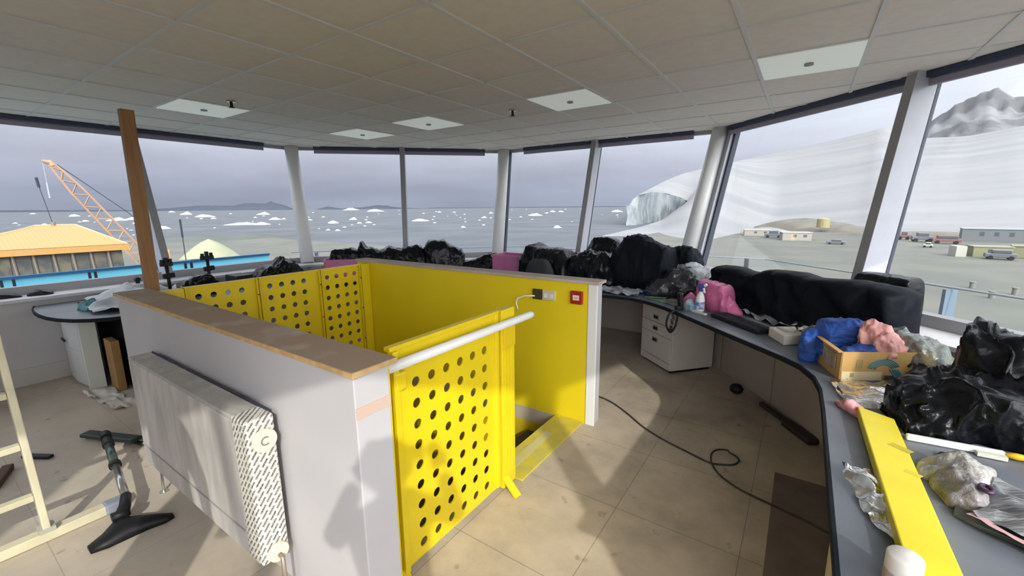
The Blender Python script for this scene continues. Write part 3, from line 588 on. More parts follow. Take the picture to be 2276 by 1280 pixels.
# left pedestal + cardboard
t = thing('drawer_unit', 'white two-drawer pedestal under the rounded left end of the worktop', 'drawers', (-5.6, 1.1, 0))
PW = mat('white_pedestal', (0.58, 0.59, 0.60), 0.45, noise_amt=0.08, nscale=3)
mb = MB(); mb.prism([(-5.92, 0.86), (-5.75, 0.835), (-5.55, 0.83), (-5.30, 0.86), (-5.30, 0.96), (-5.92, 0.96)], 0.02, 0.708); mb.build('carcass', PW, t, bevel=0.006)
mb = MB(); mb.prism([(-5.90, 0.845), (-5.75, 0.825), (-5.55, 0.82), (-5.32, 0.85), (-5.32, 0.862), (-5.90, 0.862)], 0.05, 0.355); mb.build('drawer', PW, t, bevel=0.003)
mb = MB(); mb.prism([(-5.90, 0.845), (-5.75, 0.825), (-5.55, 0.82), (-5.32, 0.85), (-5.32, 0.862), (-5.90, 0.862)], 0.363, 0.70); mb.build('drawer', PW, t, bevel=0.003)
MB().bar((-5.78, 0.812, 0.42), (-5.64, 0.806, 0.42), 0.012, 0.016).build('handle', BLK, t)
MB().box(-5.295, -5.255, 0.85, 0.965, 0.0, 0.712).build('end_panel', mat('pale_green_white_panel', (0.60, 0.64, 0.60), 0.5), t, bevel=0.003)
tag(MB().box(-5.22, -5.01, 0.99, 1.05, 0.0, 0.47).build('cardboard_piece', mat('brown_card', (0.36, 0.20, 0.08), 0.8, noise_amt=0.2, nscale=5), bevel=0.004), 'upright brown cardboard leaning under the left end of the worktop', 'cardboard')
tag(MB().box(-5.92, -4.74, 1.10, 1.13, 0.0, 0.712).build('desk_panel_or_shade', BLK), 'black sheet standing in for the shade under the left worktop behind the cardboard', 'panel', 'panels under the worktop')  # added black sheet, paints the dark space below the worktop
tag(sheet_mb([(-5.2, 0.78), (-4.55, 0.86), (-4.5, 1.0), (-5.15, 0.97)], 0.0, 0.05, 9, 20, 3).build('dust_sheet', mat('crumpled_white_paper', (0.62, 0.58, 0.55), 0.6, bump=0.5), smooth=True), 'crumpled pale paper on the floor in front of the cardboard', 'paper')

# ------------------------------------------------------------------ ladder (lying foot bar, stile and rungs on the left)
t = thing('stepladder', 'cream painted stepladder at the left edge with a long stabiliser bar', 'ladder', (-3.0, 0.0, 0))
MB().bar((-2.985, 0.23, 0.06), (-3.30, 0.23, 1.75), 0.028, 0.06, (1, 0, 0.2)).build('stile', CREAM, t, bevel=0.004)
MB().bar((-2.985, -0.22, 0.06), (-3.30, -0.22, 1.75), 0.028, 0.06, (1, 0, 0.2)).build('stile', CREAM, t, bevel=0.004)
for z in (0.235, 0.49, 0.745, 1.0, 1.25, 1.5):
    x = -2.985-(z-0.06)*0.186
    MB().bar((x, -0.205, z), (x, 0.215, z), 0.045, 0.030).build('rung', CREAM, t, bevel=0.004)
MB().bar((-2.99, -0.75, 0.028), (-2.99, 0.47, 0.028), 0.06, 0.05).build('stabiliser_bar', CREAM, t, bevel=0.005)
mb = MB(); mb.bar((-2.99, 0.44, 0.030), (-2.99, 0.53, 0.030), 0.075, 0.058); mb.build('end_cap', mat('blue_grey_rubber', (0.30, 0.34, 0.42), 0.6, noise_amt=0.3), t, bevel=0.012)
MB().box(-3.025, -2.955, 0.20, 0.26, 0.053, 0.075).build('foot_bracket', mat('grey_bracket', (0.45, 0.44, 0.38), 0.5), t)
tag(MB().bar((-4.05, 0.22, 0.02), (-3.80, 0.13, 0.02), 0.05, 0.035).build('offcut', mat('dark_brown_wood', (0.10, 0.05, 0.03), 0.7), bevel=0.005), 'dark brown offcut on the floor behind the ladder', 'offcut')
tag(MB().bar((-4.16, 0.30, 0.015), (-4.00, 0.40, 0.012), 0.04, 0.02).build('tool', BLK, bevel=0.005), 'small dark tool on the floor behind the ladder', 'tool')
# ------------------------------------------------------------------ vacuum floor head and tube
t = thing('vacuum_wand', 'vacuum cleaner tube with a wide black floor head lying by the radiator', 'vacuum', (-2.85, 0.5, 0))
mb = MB(); vs = []
hc = [(-2.70, 0.32, 0.030, 0.020), (-2.705, 0.38, 0.055, 0.032), (-2.73, 0.45, 0.085, 0.055), (-2.70, 0.53, 0.060, 0.040), (-2.66, 0.60, 0.040, 0.028), (-2.65, 0.64, 0.02, 0.015)]
for x, y, w_, h_ in hc:
    for k in range(12):
        a = PI*k/11; vs.append((x-math.cos(a)*w_, y, 0.004+math.sin(a)**0.7*h_*1.3))
n_ = 12; mb.add(vs, [(i*n_+k, i*n_+k+1, (i+1)*n_+k+1, (i+1)*n_+k) for i in range(5) for k in range(11)]+[tuple(range(12)), tuple(range(71, 59, -1))]+[(i*n_+11, i*n_, (i+1)*n_, (i+1)*n_+11) for i in range(5)])
mb.build('floor_head', BLK, t, smooth=True)
MB().tube([(-2.77, 0.46, 0.055), (-2.85, 0.50, 0.075), (-2.93, 0.525, 0.085)], [0.034, 0.026, 0.024], 14).build('swivel_neck', BLK, t, smooth=True)
MB().tube([(-2.78, 0.43, 0.075), (-2.78, 0.50, 0.075)], 0.024, 12).build('pivot', BLK, t, smooth=True)
MB().tube([(-2.90, 0.52, 0.082), (-3.32, 0.575, 0.105)], 0.020, 16).build('tube', CHROME, t, smooth=True)
MB().tube([(-3.30, 0.572, 0.104), (-3.70, 0.625, 0.126)], 0.0225, 16).build('tube', mat('dark_green_grey_tube', (0.10, 0.13, 0.12), 0.3, metal=0.5), t, smooth=True)
for a_, b_ in (((-3.30, 0.572, 0.104), (-3.33, 0.576, 0.106)), ((-3.60, 0.612, 0.12), (-3.66, 0.62, 0.123)), ((-3.72, 0.628, 0.127), (-3.78, 0.636, 0.13))): MB().tube([a_, b_], 0.030, 16).build('collar', BLK, t)
tag(MB().bar((-4.17, 0.60, 0.03), (-3.70, 0.775, 0.05), 0.075, 0.03).bar((-3.95, 0.72, 0.015), (-3.66, 0.80, 0.015), 0.03, 0.02).build('crevice_tool', mat('dark_green_black', (0.02, 0.035, 0.03), 0.5), bevel=0.01), 'flat dark tool lying on the floor at the far end of the vacuum tube', 'tool')
# ------------------------------------------------------------------ cable and floor bits
pts = [(-1.37, 3.27), (-1.20, 3.22), (-1.02, 3.10), (-0.85, 2.96), (-0.68, 2.86), (-0.50, 2.79), (-0.36, 2.74), (-0.30, 2.75), (-0.22, 2.80), (-0.20, 2.88), (-0.26, 2.93), (-0.33, 2.90), (-0.355, 2.82), (-0.33, 2.72), (-0.27, 2.63), (-0.15, 2.55), (0.02, 2.50), (0.16, 2.46), (0.30, 2.40)]
def smooth_path(p, n=6):
    out = []; p = [Vector((*q, 0.008)) if len(q) == 2 else Vector(q) for q in p]
    for i in range(len(p)-1):
        a, b, c, d = p[max(i-1, 0)], p[i], p[i+1], p[min(i+2, len(p)-1)]
        for k in range(n):
            u = k/n; out.append(0.5*((2*b)+(c-a)*u+(2*a-5*b+4*c-d)*u*u+(3*b-a-3*c+d)*u**3))
    return out+[p[-1]]
sp = smooth_path(pts)
for i, q in enumerate(sp): q.z = 0.008+(0.014 if 40 < i < 75 and i > 60 else 0)
tag(MB().tube(sp, 0.0055, 8).build('floor_cable', mat('black_cable', (0.03, 0.028, 0.025), 0.5), smooth=True), 'thin black cable with a loop snaking over the dusty floor', 'cable')
mb = MB(); mb.tube([(-0.35, 4.0, 0.0), (-0.35, 4.0, 0.02), (-0.35, 4.0, 0.05), (-0.35, 4.0, 0.075), (-0.35, 4.0, 0.085)], [0.03, 0.052, 0.056, 0.038, 0.01], 18); tag(mb.build('rubber_ball', BLK, smooth=True), 'small round black object on the floor by the worktop panel', 'ball')
lm = MB(); lm.bar((-0.15, 3.85, 0.018), (0.19, 3.38, 0.022), 0.045, 0.034); lm.bar((0.03, 3.58, 0.024), (0.20, 3.34, 0.028), 0.08, 0.046); tag(lm.build('metal_bar', mat('dark_brown_metal', (0.03, 0.022, 0.018), 0.5), bevel=0.012), 'long dark bar lying on the floor along the right panels', 'bar')
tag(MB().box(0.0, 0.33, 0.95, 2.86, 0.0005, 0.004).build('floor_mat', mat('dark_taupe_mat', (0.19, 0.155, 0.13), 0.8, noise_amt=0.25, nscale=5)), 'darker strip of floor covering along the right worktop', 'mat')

# ------------------------------------------------------------------ things on the far and left worktop
DZ = 0.741
def lump(name, label, cat, p0, p1, prof, depth, mt, z0=DZ, group=None, parent=None, **k):
    o = lump_mb(p0, p1, prof, depth, z0, **k).build(name, mt, parent, smooth=True)
    if parent is None: tag(o, label, cat, group)
    return o
BG = 'black bin bags and covers over the equipment'
lump('bin_bag', 'low black bag on the left worktop beside the left corner column', 'bag', (-5.42, 2.46), (-5.38, 3.02), [(0, 0.86, .8), (.2, 0.93, 1), (.35, 0.92, 1), (.55, 1.03, 1), (.75, 0.98, 1), (1, 0.83, .8)], 0.30, BAGM, group=BG, seed=2, amp=0.04)
lump('bin_bag', 'black bag over the first pink crate, left of the corner', 'bag', (-5.36, 3.40), (-4.98, 3.78), [(0, 0.98, .8), (.12, 1.08, 1), (.6, 1.08, 1), (.85, 1.04, 1), (1, 0.92, .8)], 0.30, BAGM, group=BG, seed=4, amp=0.03)
lump('bin_bag', 'long low heap of black bags with a pointed tip left of the middle mullion', 'bag', (-5.02, 3.62), (-4.36, 4.28), [(0, 1.12, .5), (.07, 1.17, .6), (.14, 1.09, .8), (.30, 1.05, 1), (.45, 1.09, 1), (.6, 1.06, 1), (.85, 1.10, 1), (1, 1.04, .9)], 0.42, BAGM, group=BG, seed=6, amp=0.045, freq=9, rnd=0.04)
lump('bin_bag', 'tall black hump to the right of the middle left mullion', 'bag', (-4.38, 4.22), (-3.98, 4.64), [(0, 1.10, .8), (.2, 1.17, 1), (.5, 1.17, 1), (.68, 1.09, 1), (.85, 1.05, 1), (1, 1.02, .9)], 0.40, BAGM, group=BG, seed=9, amp=0.03, rnd=0.08)
lump('bin_bag', 'small sloping black bag left of the second pink crate', 'bag', (-3.95, 4.55), (-3.42, 4.72), [(0, 0.84, .7), (.3, 0.90, .9), (.8, 1.0, 1), (1, 0.98, .9)], 0.25, BAGM, group=BG, seed=11, amp=0.025)
def crate(name, label, x0, x1, y0, y1, h, rz=0):
    t = thing(name, label, 'crate', ((x0+x1)/2, (y0+y1)/2, DZ), 'pink plastic crates on the far worktop')
    pv = ((x0+x1)/2, (y0+y1)/2); th = 0.006
    mb = MB(); 
    for q in ((x0, x1, y0, y0+th), (x0, x1, y1-th, y1), (x0, x0+th, y0, y1), (x1-th, x1, y0, y1)): mb.box(*q, DZ, DZ+h, rz=rz, piv=pv)
    mb.box(x0, x1, y0, y1, DZ, DZ+th, rz=rz, piv=pv); mb.build('tub', mat('pink_crate', (0.62, 0.20, 0.42), 0.4, noise_amt=0.12, nscale=6), t)
    mb = MB(); mb.box(x0-0.01, x1+0.01, y0-0.012, y0, DZ+h-0.03, DZ+h, rz=rz, piv=pv); mb.box(x0-0.01, x1+0.01, y1, y1+0.012, DZ+h-0.03, DZ+h, rz=rz, piv=pv); mb.build('rim', mat('pink_crate'), t) if False else mb.build('rim', MATS['pink_crate'], t)
crate('plastic_crate', 'first pink crate half covered by a black bag, left of the corner', -5.28, -4.86, 3.30, 3.52, 0.22, math.radians(45))
crate('plastic_crate', 'second pink crate between black bags by the centre column', -3.42, -2.92, 4.55, 4.85, 0.26)
lump('bin_bag', 'black bag with a raised left shoulder right of the second pink crate', 'bag', (-2.90, 4.62), (-2.16, 4.52), [(0, 0.95, .8), (.07, 1.12, .9), (.16, 1.18, 1), (.32, 1.13, 1), (.8, 1.12, 1), (.92, 1.03, 1), (1, 0.9, .9)], 0.5, BAGM, group=BG, seed=14, amp=0.025, rnd=0.06)
lump('seat_cushion', 'dark grey rounded cushion in front of the black bag by the second pink crate', 'cushion', (-2.66, 4.22), (-2.28, 4.18), [(0, 0.96, .9), (.3, 1.03, 1), (.7, 1.03, 1), (1, 0.94, .9)], 0.14, mat('charcoal_fabric', (0.030, 0.033, 0.035), 0.8), seed=16, amp=0.01, rnd=0.25)
lump('bin_bag', 'crumpled black bag below the middle right mullion', 'bag', (-2.24, 4.60), (-1.66, 4.56), [(0, 1.0, .8), (.12, 1.08, 1), (.35, 1.12, 1), (.75, 1.10, 1), (.95, 1.02, 1), (1, 0.95, .9)], 0.46, BAGM, group=BG, seed=18, amp=0.05, freq=9)
lump('bin_bag', 'black bag behind the crumpled one, against the window', 'bag', (-2.30, 5.02), (-1.68, 4.98), [(0, 1.10, .8), (.3, 1.25, 1), (.6, 1.25, 1), (1, 1.08, .8)], 0.28, BAGM, group=BG, seed=20, amp=0.03, rnd=.3)
lump('bin_bag', 'tallest black bag with a peaked top before the ice cliff window', 'bag', (-1.74, 4.66), (-1.08, 4.56), [(0, 1.02, .8), (.08, 1.17, 1), (.28, 1.31, 1), (.40, 1.32, 1), (.7, 1.24, 1), (.93, 1.20, 1), (1, 1.1, .9)], 0.46, COVER, group=BG, seed=22, amp=0.03, rnd=0.07)
lump('bin_bag', 'black bag between the tallest bag and the right corner column', 'bag', (-1.22, 4.92), (-0.84, 4.80), [(0, 1.14, .9), (.3, 1.19, 1), (.7, 1.17, 1), (.88, 1.05, 1), (1, 1.0, .9)], 0.30, COVER, group=BG, seed=24, amp=0.03, z0=DZ)
lump('plastic_bag', 'smoky crumpled plastic bag at the foot of the tallest black bag', 'bag', (-1.28, 4.28), (-0.78, 4.42), [(0, 0.82, .7), (.25, 0.92, 1), (.5, 1.0, 1), (.8, 1.0, 1), (1, 0.88, .8)], 0.34, SMOKE, seed=26, amp=0.05, freq=11)
lump('plastic_bag', 'dark plastic bag with white marks beside the smoky bag', 'bag', (-1.0, 4.40), (-0.74, 4.26), [(0, 0.93, .8), (.5, 0.99, 1), (1, 0.92, .8)], 0.20, mat('dark_grey_plastic', (0.03, 0.035, 0.04), 0.25, bump=0.7, bscale=18, bdist=.02), seed=27, amp=0.03, freq=12)
lump('plastic_bag', 'clear and white plastic heaped by the foot of the right corner column', 'bag', (-1.10, 4.82), (-0.68, 4.54), [(0, 0.96, .8), (.3, 1.02, 1), (.6, 1.0, 1), (1, 0.9, .8)], 0.28, glassy('milky_plastic', (0.75, 0.78, 0.82), 0.6, 0.2, 1.0, film_col=(0.7, 0.73, 0.78), bump=0.6, bscale=20), seed=29, amp=0.04, freq=10, z0=DZ+0.02) if False else \
lump('plastic_bag', 'clear and white plastic heaped by the foot of the right corner column', 'bag', (-1.10, 4.82), (-0.68, 4.54), [(0, 0.96, .8), (.3, 1.02, 1), (.6, 1.0, 1), (1, 0.9, .8)], 0.28, glassy('milky_plastic', (0.75, 0.78, 0.82), 0.6, 0.2, 1.0, film_col=(0.7, 0.73, 0.78), bump=0.6, bscale=20), seed=29, amp=0.04, freq=10)
tag(sheet_mb([(-1.72, 4.08), (-1.28, 4.05), (-1.3, 4.42), (-1.75, 4.45)], DZ, 0.05, 8, 26, 5).build('paper_sheet', mat('grey_paper', (0.42, 0.45, 0.50), 0.6, nscale=14, col2=(0.16, 0.17, 0.20), bump=0.5), smooth=True), 'crumpled grey paper on the worktop right of the yellow wall', 'paper')
tag(lump_mb((-1.38, 4.30), (-1.16, 4.32), [(0, .76, .6), (.5, .785, 1), (1, .76, .6)], 0.07, DZ, seed=3, amp=0.006, n=14, m=10).build('blue_cloth', BLUEC, smooth=True), 'small blue wad lying near the worktop edge', 'cloth')
tag(MB().tube(smooth_path([(-1.22, 4.10, DZ+.006), (-1.12, 4.16, DZ+.006), (-1.02, 4.08, DZ+.006), (-1.10, 4.02, DZ+.006), (-1.18, 4.08, DZ+.012), (-1.06, 4.14, DZ+.008), (-0.98, 4.2, DZ+.006)]), 0.006, 8).build('green_cable', mat('green_cable', (0.10, 0.22, 0.10), 0.5), smooth=True), 'short coil of green cable on the worktop', 'cable')
tag(sheet_mb([(-1.05, 3.98), (-0.80, 3.80), (-0.72, 4.02), (-0.95, 4.2)], DZ, 0.02, 9, 18, 8).build('plastic_sheet', CLEAR, smooth=True), 'small clear sheet left of the handset', 'plastic sheet')
# handset hanging on the desk edge
t = thing('handset', 'black radio handset with a coiled lead hanging over the worktop edge', 'handset', (-0.83, 3.68, 0.70))
MB().bar((-0.79, 3.74, 0.76), (-0.83, 3.685, 0.77), 0.05, 0.035).bar((-0.80, 3.72, 0.77), (-0.81, 3.71, 0.90), 0.05, 0.035, (1, 1, 0)).build('handset_body', BLK, t, bevel=0.01)
mb = MB(); cpts = []
for i in range(80):
    a = i*0.75; u = i/79; px, py = -0.835-0.02*math.sin(PI*u), 3.665-0.02*math.sin(PI*u); cpts.append((px+0.011*math.cos(a), py+0.011*math.sin(a), 0.75-0.17*math.sin(PI*u)*1.0))
mb.tube(cpts, 0.0035, 6); mb.tube(smooth_path([(-0.82, 3.68, 0.755), (-0.87, 3.635, 0.72), (-0.885, 3.62, 0.63), (-0.855, 3.65, 0.56), (-0.82, 3.66, 0.62), (-0.81, 3.67, 0.72)]), 0.009, 8); mb.build('coiled_lead', BLK, t, smooth=True)
MB().box(-0.815, -0.785, 3.70, 3.715, 0.86, 0.895).build('display', mat('pale_display', (0.55, 0.6, 0.62), 0.3), t)
# spray bottle
t = thing('spray_bottle', 'white spray bottle with a purple-blue head and blue label', 'bottle', (-0.665, 3.80, DZ))
mb = MB(); mb.tube([(-0.665, 3.80, DZ), (-0.665, 3.80, DZ+.01), (-0.665, 3.80, DZ+.095), (-0.665, 3.80, DZ+.13), (-0.665, 3.80, DZ+.165), (-0.665, 3.80, DZ+.175)], [0.034, 0.038, 0.038, 0.030, 0.014, 0.014], 20); mb.build('bottle_body', WHT2, t, smooth=True)
mb = MB(); mb.tube([(-0.665, 3.80, DZ+.02), (-0.665, 3.80, DZ+.085)], 0.0388, 20, caps=False); mb.build('label', mat('blue_label', (0.06, 0.14, 0.42), 0.5, nscale=30, col2=(0.6, 0.65, 0.7)), t, smooth=True)
mb = MB(); mb.cyl((-0.665, 3.80, DZ+.17), 0.019, 0.025, 14); mb.bar((-0.69, 3.805, DZ+.215), (-0.635, 3.795, DZ+.215), 0.026, 0.045); mb.build('spray_head', mat('purple_blue', (0.07, 0.06, 0.35), 0.4), t, bevel=0.005)
mb = MB(); mb.bar((-0.64, 3.77, DZ+.205), (-0.63, 3.765, DZ+.165), 0.012, 0.012); mb.bar((-0.637, 3.79, DZ+.22), (-0.62, 3.785, DZ+.235), 0.018, 0.02); mb.build('trigger', WHT2, t)
tag(MB().box(-0.72, -0.58, 3.70, 3.73, DZ, DZ+0.012, rz=-0.6).build('paper_strip', mat('cream_strip', (0.7, 0.68, 0.58), 0.6)), 'narrow cream strip in front of the spray bottle', 'strip')
# pink bag
t = thing('plastic_bag', 'bright pink plastic bag behind the spray bottle', 'bag', (-0.60, 3.95, DZ))
lump_mb((-0.70, 4.00), (-0.44, 3.84), [(0, 0.96, .9), (.15, 0.985, 1), (.5, 0.975, 1), (.8, 0.97, 1), (1, 0.90, .9)], 0.16, DZ, seed=31, amp=0.02, freq=9, rnd=0.08, ex=0.35).build('bag_body', PINK, t, smooth=True)
lump_mb((-0.52, 3.82), (-0.34, 3.84), [(0, 0.88, .8), (.4, 0.90, 1), (1, 0.76, .6)], 0.14, DZ, seed=33, amp=0.02, freq=10).build('bag_skirt', PINK, t, smooth=True)
lump_mb((-0.84, 3.93), (-0.70, 3.90), [(0, 0.80, .7), (.5, 0.86, 1), (1, 0.82, .8)], 0.12, DZ, seed=34, amp=0.02, freq=10).build('bag_corner', PINK, t, smooth=True)
lump('plastic_bag', 'small blue and clear plastic wad left of the spray bottle', 'bag', (-0.80, 3.84), (-0.70, 3.78), [(0, 0.78, .7), (.5, 0.84, 1), (1, 0.79, .8)], 0.10, mat('blue_teal_plastic', (0.08, 0.20, 0.32), 0.4, nscale=20, col2=(0.4, 0.45, 0.5)), seed=35, amp=0.015, freq=12)
# long cover over monitors
t = thing('monitor_cover', 'long black fabric cover over the row of monitors under the snow slope window', 'cover', (0, 3.8, 0.74))
def cover():
    p0, p1 = Vector((-0.60, 4.34, 0)), Vector((0.545, 3.215, 0)); ax = (p1-p0).normalized(); sdv = Vector((-ax.y, ax.x, 0)); sdv = -sdv if sdv.dot(Vector((1, 1, 0))) > 0 else sdv   # towards the room
    n, m = 110, 26; vs = []
    top = [(0, 1.05), (.03, 1.085), (.14, 1.09), (.22, 1.075), (.33, 1.075), (.36, 1.115), (.42, 1.13), (.52, 1.135), (.60, 1.12), (.66, 1.125), (.8, 1.15), (.95, 1.145), (1, 1.12)]
    bot = [(0, 0.95), (.05, 0.86), (.12, 0.80), (.3, 0.742), (.38, 0.742), (.46, 0.80), (.52, .745), (.8, .745), (1, .79)]
    def ev(T, s):
        for a, b in zip(T, T[1:]):
            if s <= b[0]: return a[1]+(b[1]-a[1])*(s-a[0])/(b[0]-a[0])
        return T[-1][1]
    for i in range(n+1):
        s = i/n; zt, zb = ev(top, s), ev(bot, s); c = p0+(p1-p0)*s
        e = min(1, min(s, 1-s)/0.03); dep = 0.13*(0.35+0.65*math.sqrt(1-(1-e)**2))
        for j in range(m+1):
            u = j/m
            if u < 0.42: v = u/0.42; q = c+sdv*dep*(1.0+0.12*(1-v))+Vector((0, 0, zb+(zt-0.03-zb)*v))
            elif u < 0.58: v = (u-0.42)/0.16; a = PI*v; q = c+sdv*dep*math.cos(a)+Vector((0, 0, zt-0.03+0.03*math.sin(a)))
            else: v = (u-0.58)/0.42; q = c-sdv*dep+Vector((0, 0, zt-0.03+(max(zb, 0.75)-zt+0.03)*v))
            w_ = Vector((s*9, q.z*7, j*0.03)); fold = abs(noise.noise(w_))*0.05+noise.noise(w_*2.4)*0.018
            diag = 0.02*math.sin(s*38+q.z*14+3*noise.noise(Vector((s*4, q.z*3, 5))))*(1 if u < 0.5 else -1)*min(1, max(0, (zt-q.z)*7))
            q = q+sdv*(fold-0.02+diag)*(1 if u < 0.5 else -1); vs.append(q)
    w_ = m+1; mb = MB(); fs = [(i*w_+j, (i+1)*w_+j, (i+1)*w_+j+1, i*w_+j+1) for i in range(n) for j in range(m)]
    fs += [tuple(range(w_)), tuple(n*w_+j for j in range(m, -1, -1))]
    mb.add(vs, fs); return mb
cover().build('cover_cloth', COVER, t, smooth=True)
for s in (0.18, 0.5, 0.82):
    p = Vector((-0.60, 4.34)).lerp(Vector((0.545, 3.215)), s)
    MB().cyl((p.x, p.y, 0.741), 0.09, 0.012, 20).cyl((p.x, p.y, 0.75), 0.02, 0.2, 12).build('monitor_stand', BLK, t)
# things on the right of it
lump('equipment_case', 'black wrapped box on the sill behind the long black cover', 'case', (0.36, 3.92), (0.64, 3.64), [(0, 1.12, .9), (.1, 1.15, 1), (.9, 1.15, 1), (1, 1.13, 1)], 0.16, BAGM, z0=0.822, seed=37, amp=0.012, rnd=0.05, ex=.3)
for lab, x, y, z in (('small dark latch standing on the sill at the left of the long cover', -0.42, 4.62, 0.822), ):
    tag(MB().box(x-0.02, x+0.02, y-0.02, y+0.02, z, z+0.30).build('latch_post', FRAMEIN, bevel=0.006), lab, 'latch')
tag(sheet_mb([(-0.46, 3.98), (-0.05, 3.52), (0.08, 3.62), (-0.34, 4.10)], DZ, 0.06, 8, 34, 12).build('plastic_sheet', mat('pale_lilac_film', (0.50, 0.50, 0.56), 0.35, noise_amt=0.25, nscale=9, bump=0.5), smooth=True), 'pale lilac plastic film along the foot of the long black cover', 'plastic sheet')
# keyboard
t = thing('keyboard', 'black keyboard lying on the worktop in front of the long cover', 'keyboard', (-0.32, 3.52, DZ))
kb0, kb1 = Vector((-0.50, 3.70, DZ+.012)), Vector((-0.14, 3.34, DZ+.012)); kd = (kb1-kb0).normalized(); ks = Vector((-kd.y, kd.x, 0))
MB().bar(kb0, kb1, 0.15, 0.020).build('case', BLK, t, bevel=0.004)
mb = MB()
for i in range(20):
    for j in range(5):
        p = kb0+kd*(0.02+i*0.0245)+ks*(-0.056+j*0.028)+Vector((0, 0, 0.014)); mb.bar(p-kd*0.009, p+kd*0.009, 0.022, 0.010)
mb.build('keys', mat('key_black', (0.02, 0.02, 0.022), 0.6), t)
t = thing('foam_box', 'small cream box with clear film on top beside the keyboard', 'box', (0.0, 3.22, DZ))
rz = math.radians(0)
bp = [(-0.13, 3.30), (-0.035, 3.11), (0.12, 3.26), (0.05, 3.43)]
mb = MB(); mb.prism(bp, DZ, DZ+0.065); mb.build('box_body', mat('cream_foam', (0.72, 0.69, 0.60), 0.6), t, bevel=0.006)
mb = MB(); mb.prism([(-0.09, 3.30), (-0.03, 3.20), (0.04, 3.27), (-0.01, 3.37)], DZ+0.065, DZ+0.067); mb.build('lid_recess', mat('grey_recess', (0.40, 0.38, 0.34), 0.7), t)
tag(sheet_mb([(-0.02, 3.42), (0.04, 3.20), (0.20, 3.36), (0.06, 3.58)], DZ+0.06, 0.04, 9, 20, 14, rise=0.02).build('plastic_film', CLEAR, smooth=True), 'clear film crumpled over the back of the cream box', 'plastic sheet')
tag(lump_mb((0.07, 3.16), (0.22, 3.30), [(0, .855, .7), (.4, .88, 1), (1, .89, .8)], 0.06, DZ+0.09, seed=41, amp=0.01, n=16, m=10).build('brown_paper', mat('brown_kraft', (0.34, 0.22, 0.12), 0.7, noise_amt=0.3), smooth=True), 'twist of brown paper behind the blue cloth', 'paper') if False else None
tag(lump_mb((0.06, 3.14), (0.20, 3.27), [(0, .85, .7), (.4, .88, 1), (1, .885, .8)], 0.09, DZ, seed=41, amp=0.012, n=16, m=10).build('brown_paper', mat('brown_kraft', (0.34, 0.22, 0.12), 0.7, noise_amt=0.3), smooth=True), 'crumpled brown paper between the cream box and the blue cloth', 'paper')
# cardboard box, open top
t = thing('cardboard_box', 'open orange-brown cardboard box with a teal wave print full of packing', 'box', (0.38, 2.82, DZ))
q0, q1, q2, q3 = Vector((0.225, 2.625)), Vector((0.605, 2.855)), Vector((0.53, 3.06)), Vector((0.14, 2.885))
def wallq(mb, a, b, z0, z1, th=0.006): mb.bar((a.x, a.y, (z0+z1)/2), (b.x, b.y, (z0+z1)/2), th, z1-z0)
mb = MB()
for a, b in ((q0, q1), (q1, q2), (q2, q3), (q3, q0)): wallq(mb, a, b, DZ, DZ+0.15)
mb.prism([(q.x, q.y) for q in (q0, q1, q2, q3)], DZ, DZ+0.004); mb.build('carton', CARD, t)
dd = (q1-q0).normalized(); nn_ = Vector((dd.y, -dd.x))
tealm = mat('teal_print', (0.03, 0.26, 0.33), 0.7); pale = mat('cream_print', (0.72, 0.60, 0.38), 0.7); dk = mat('dark_print', (0.06, 0.05, 0.06), 0.7)
def on(u, z, off=0.0045): p = q0+dd*u+nn_*off; return Vector((p.x, p.y, DZ+z))
mb = MB()
for k in range(7):
    cpt = [on(0.150+0.022*k*0.8+0.0, 0.085+0.010*k*0.6-0.0), ]
for r_ in (0.030, 0.037, 0.044, 0.051, 0.058):
    arc = [on(0.205+r_*1.35*math.cos(math.radians(a)), 0.055+r_*math.sin(math.radians(a))) for a in range(170, 5, -15)]
    mb.tube(arc, 0.0023, 6)
mb.build('wave_print', tealm, t)
mb = MB()
for k in range(4): mb.bar(on(0.235+0.012*k, 0.06-0.0*k), on(0.275+0.012*k, 0.015), 0.002, 0.006)
mb.build('wave_tail', tealm, t)
mb = MB(); mb.bar(on(0.085, 0.065), on(0.085, 0.11), 0.002, 0.03, tuple((*dd, 0)))
mb.build('stamp', mat('olive_print', (0.36, 0.28, 0.10), 0.8), t)
MB().bar(on(0.004, 0.024), on(0.20, 0.024), 0.002, 0.046).build('cream_band', pale, t)
mb = MB(); mb.bar(on(0.045, 0.030, .006), on(0.062, 0.030, .006), 0.002, 0.022); mb.bar(on(0.03, 0.008, .006), on(0.037, 0.008, .006), 0.002, 0.004); mb.build('small_print', mat('olive_print'), t) if False else mb.build('small_print', MATS['olive_print'], t)
mb = MB(); mb.bar(on(0.215, 0.018, .006), on(0.262, 0.018, .006), 0.002, 0.022); mb.build('dark_print', dk, t)
mb = MB(); mb.bar((0.203, 2.67, DZ+0.08), (0.155, 2.82, DZ+0.08), 0.003, 0.085); mb.build('grey_label', mat('grey_label', (0.38, 0.34, 0.30), 0.7, nscale=30, col2=(0.25, 0.2, 0.16)), t)
mb = MB(); c0 = on(0.36, 0.07); mb.tube([on(0.34+0.017*math.cos(a), 0.075+0.017*math.sin(a)) for a in [i*PI/8 for i in range(9)]], 0.006, 8); mb.build('hand_hole', BLK, t)
MB().prism([(0.225, 2.62), (0.14, 2.885), (0.12, 2.87), (0.205, 2.61)], DZ+0.148, DZ+0.152).build('flap', CARD, t)
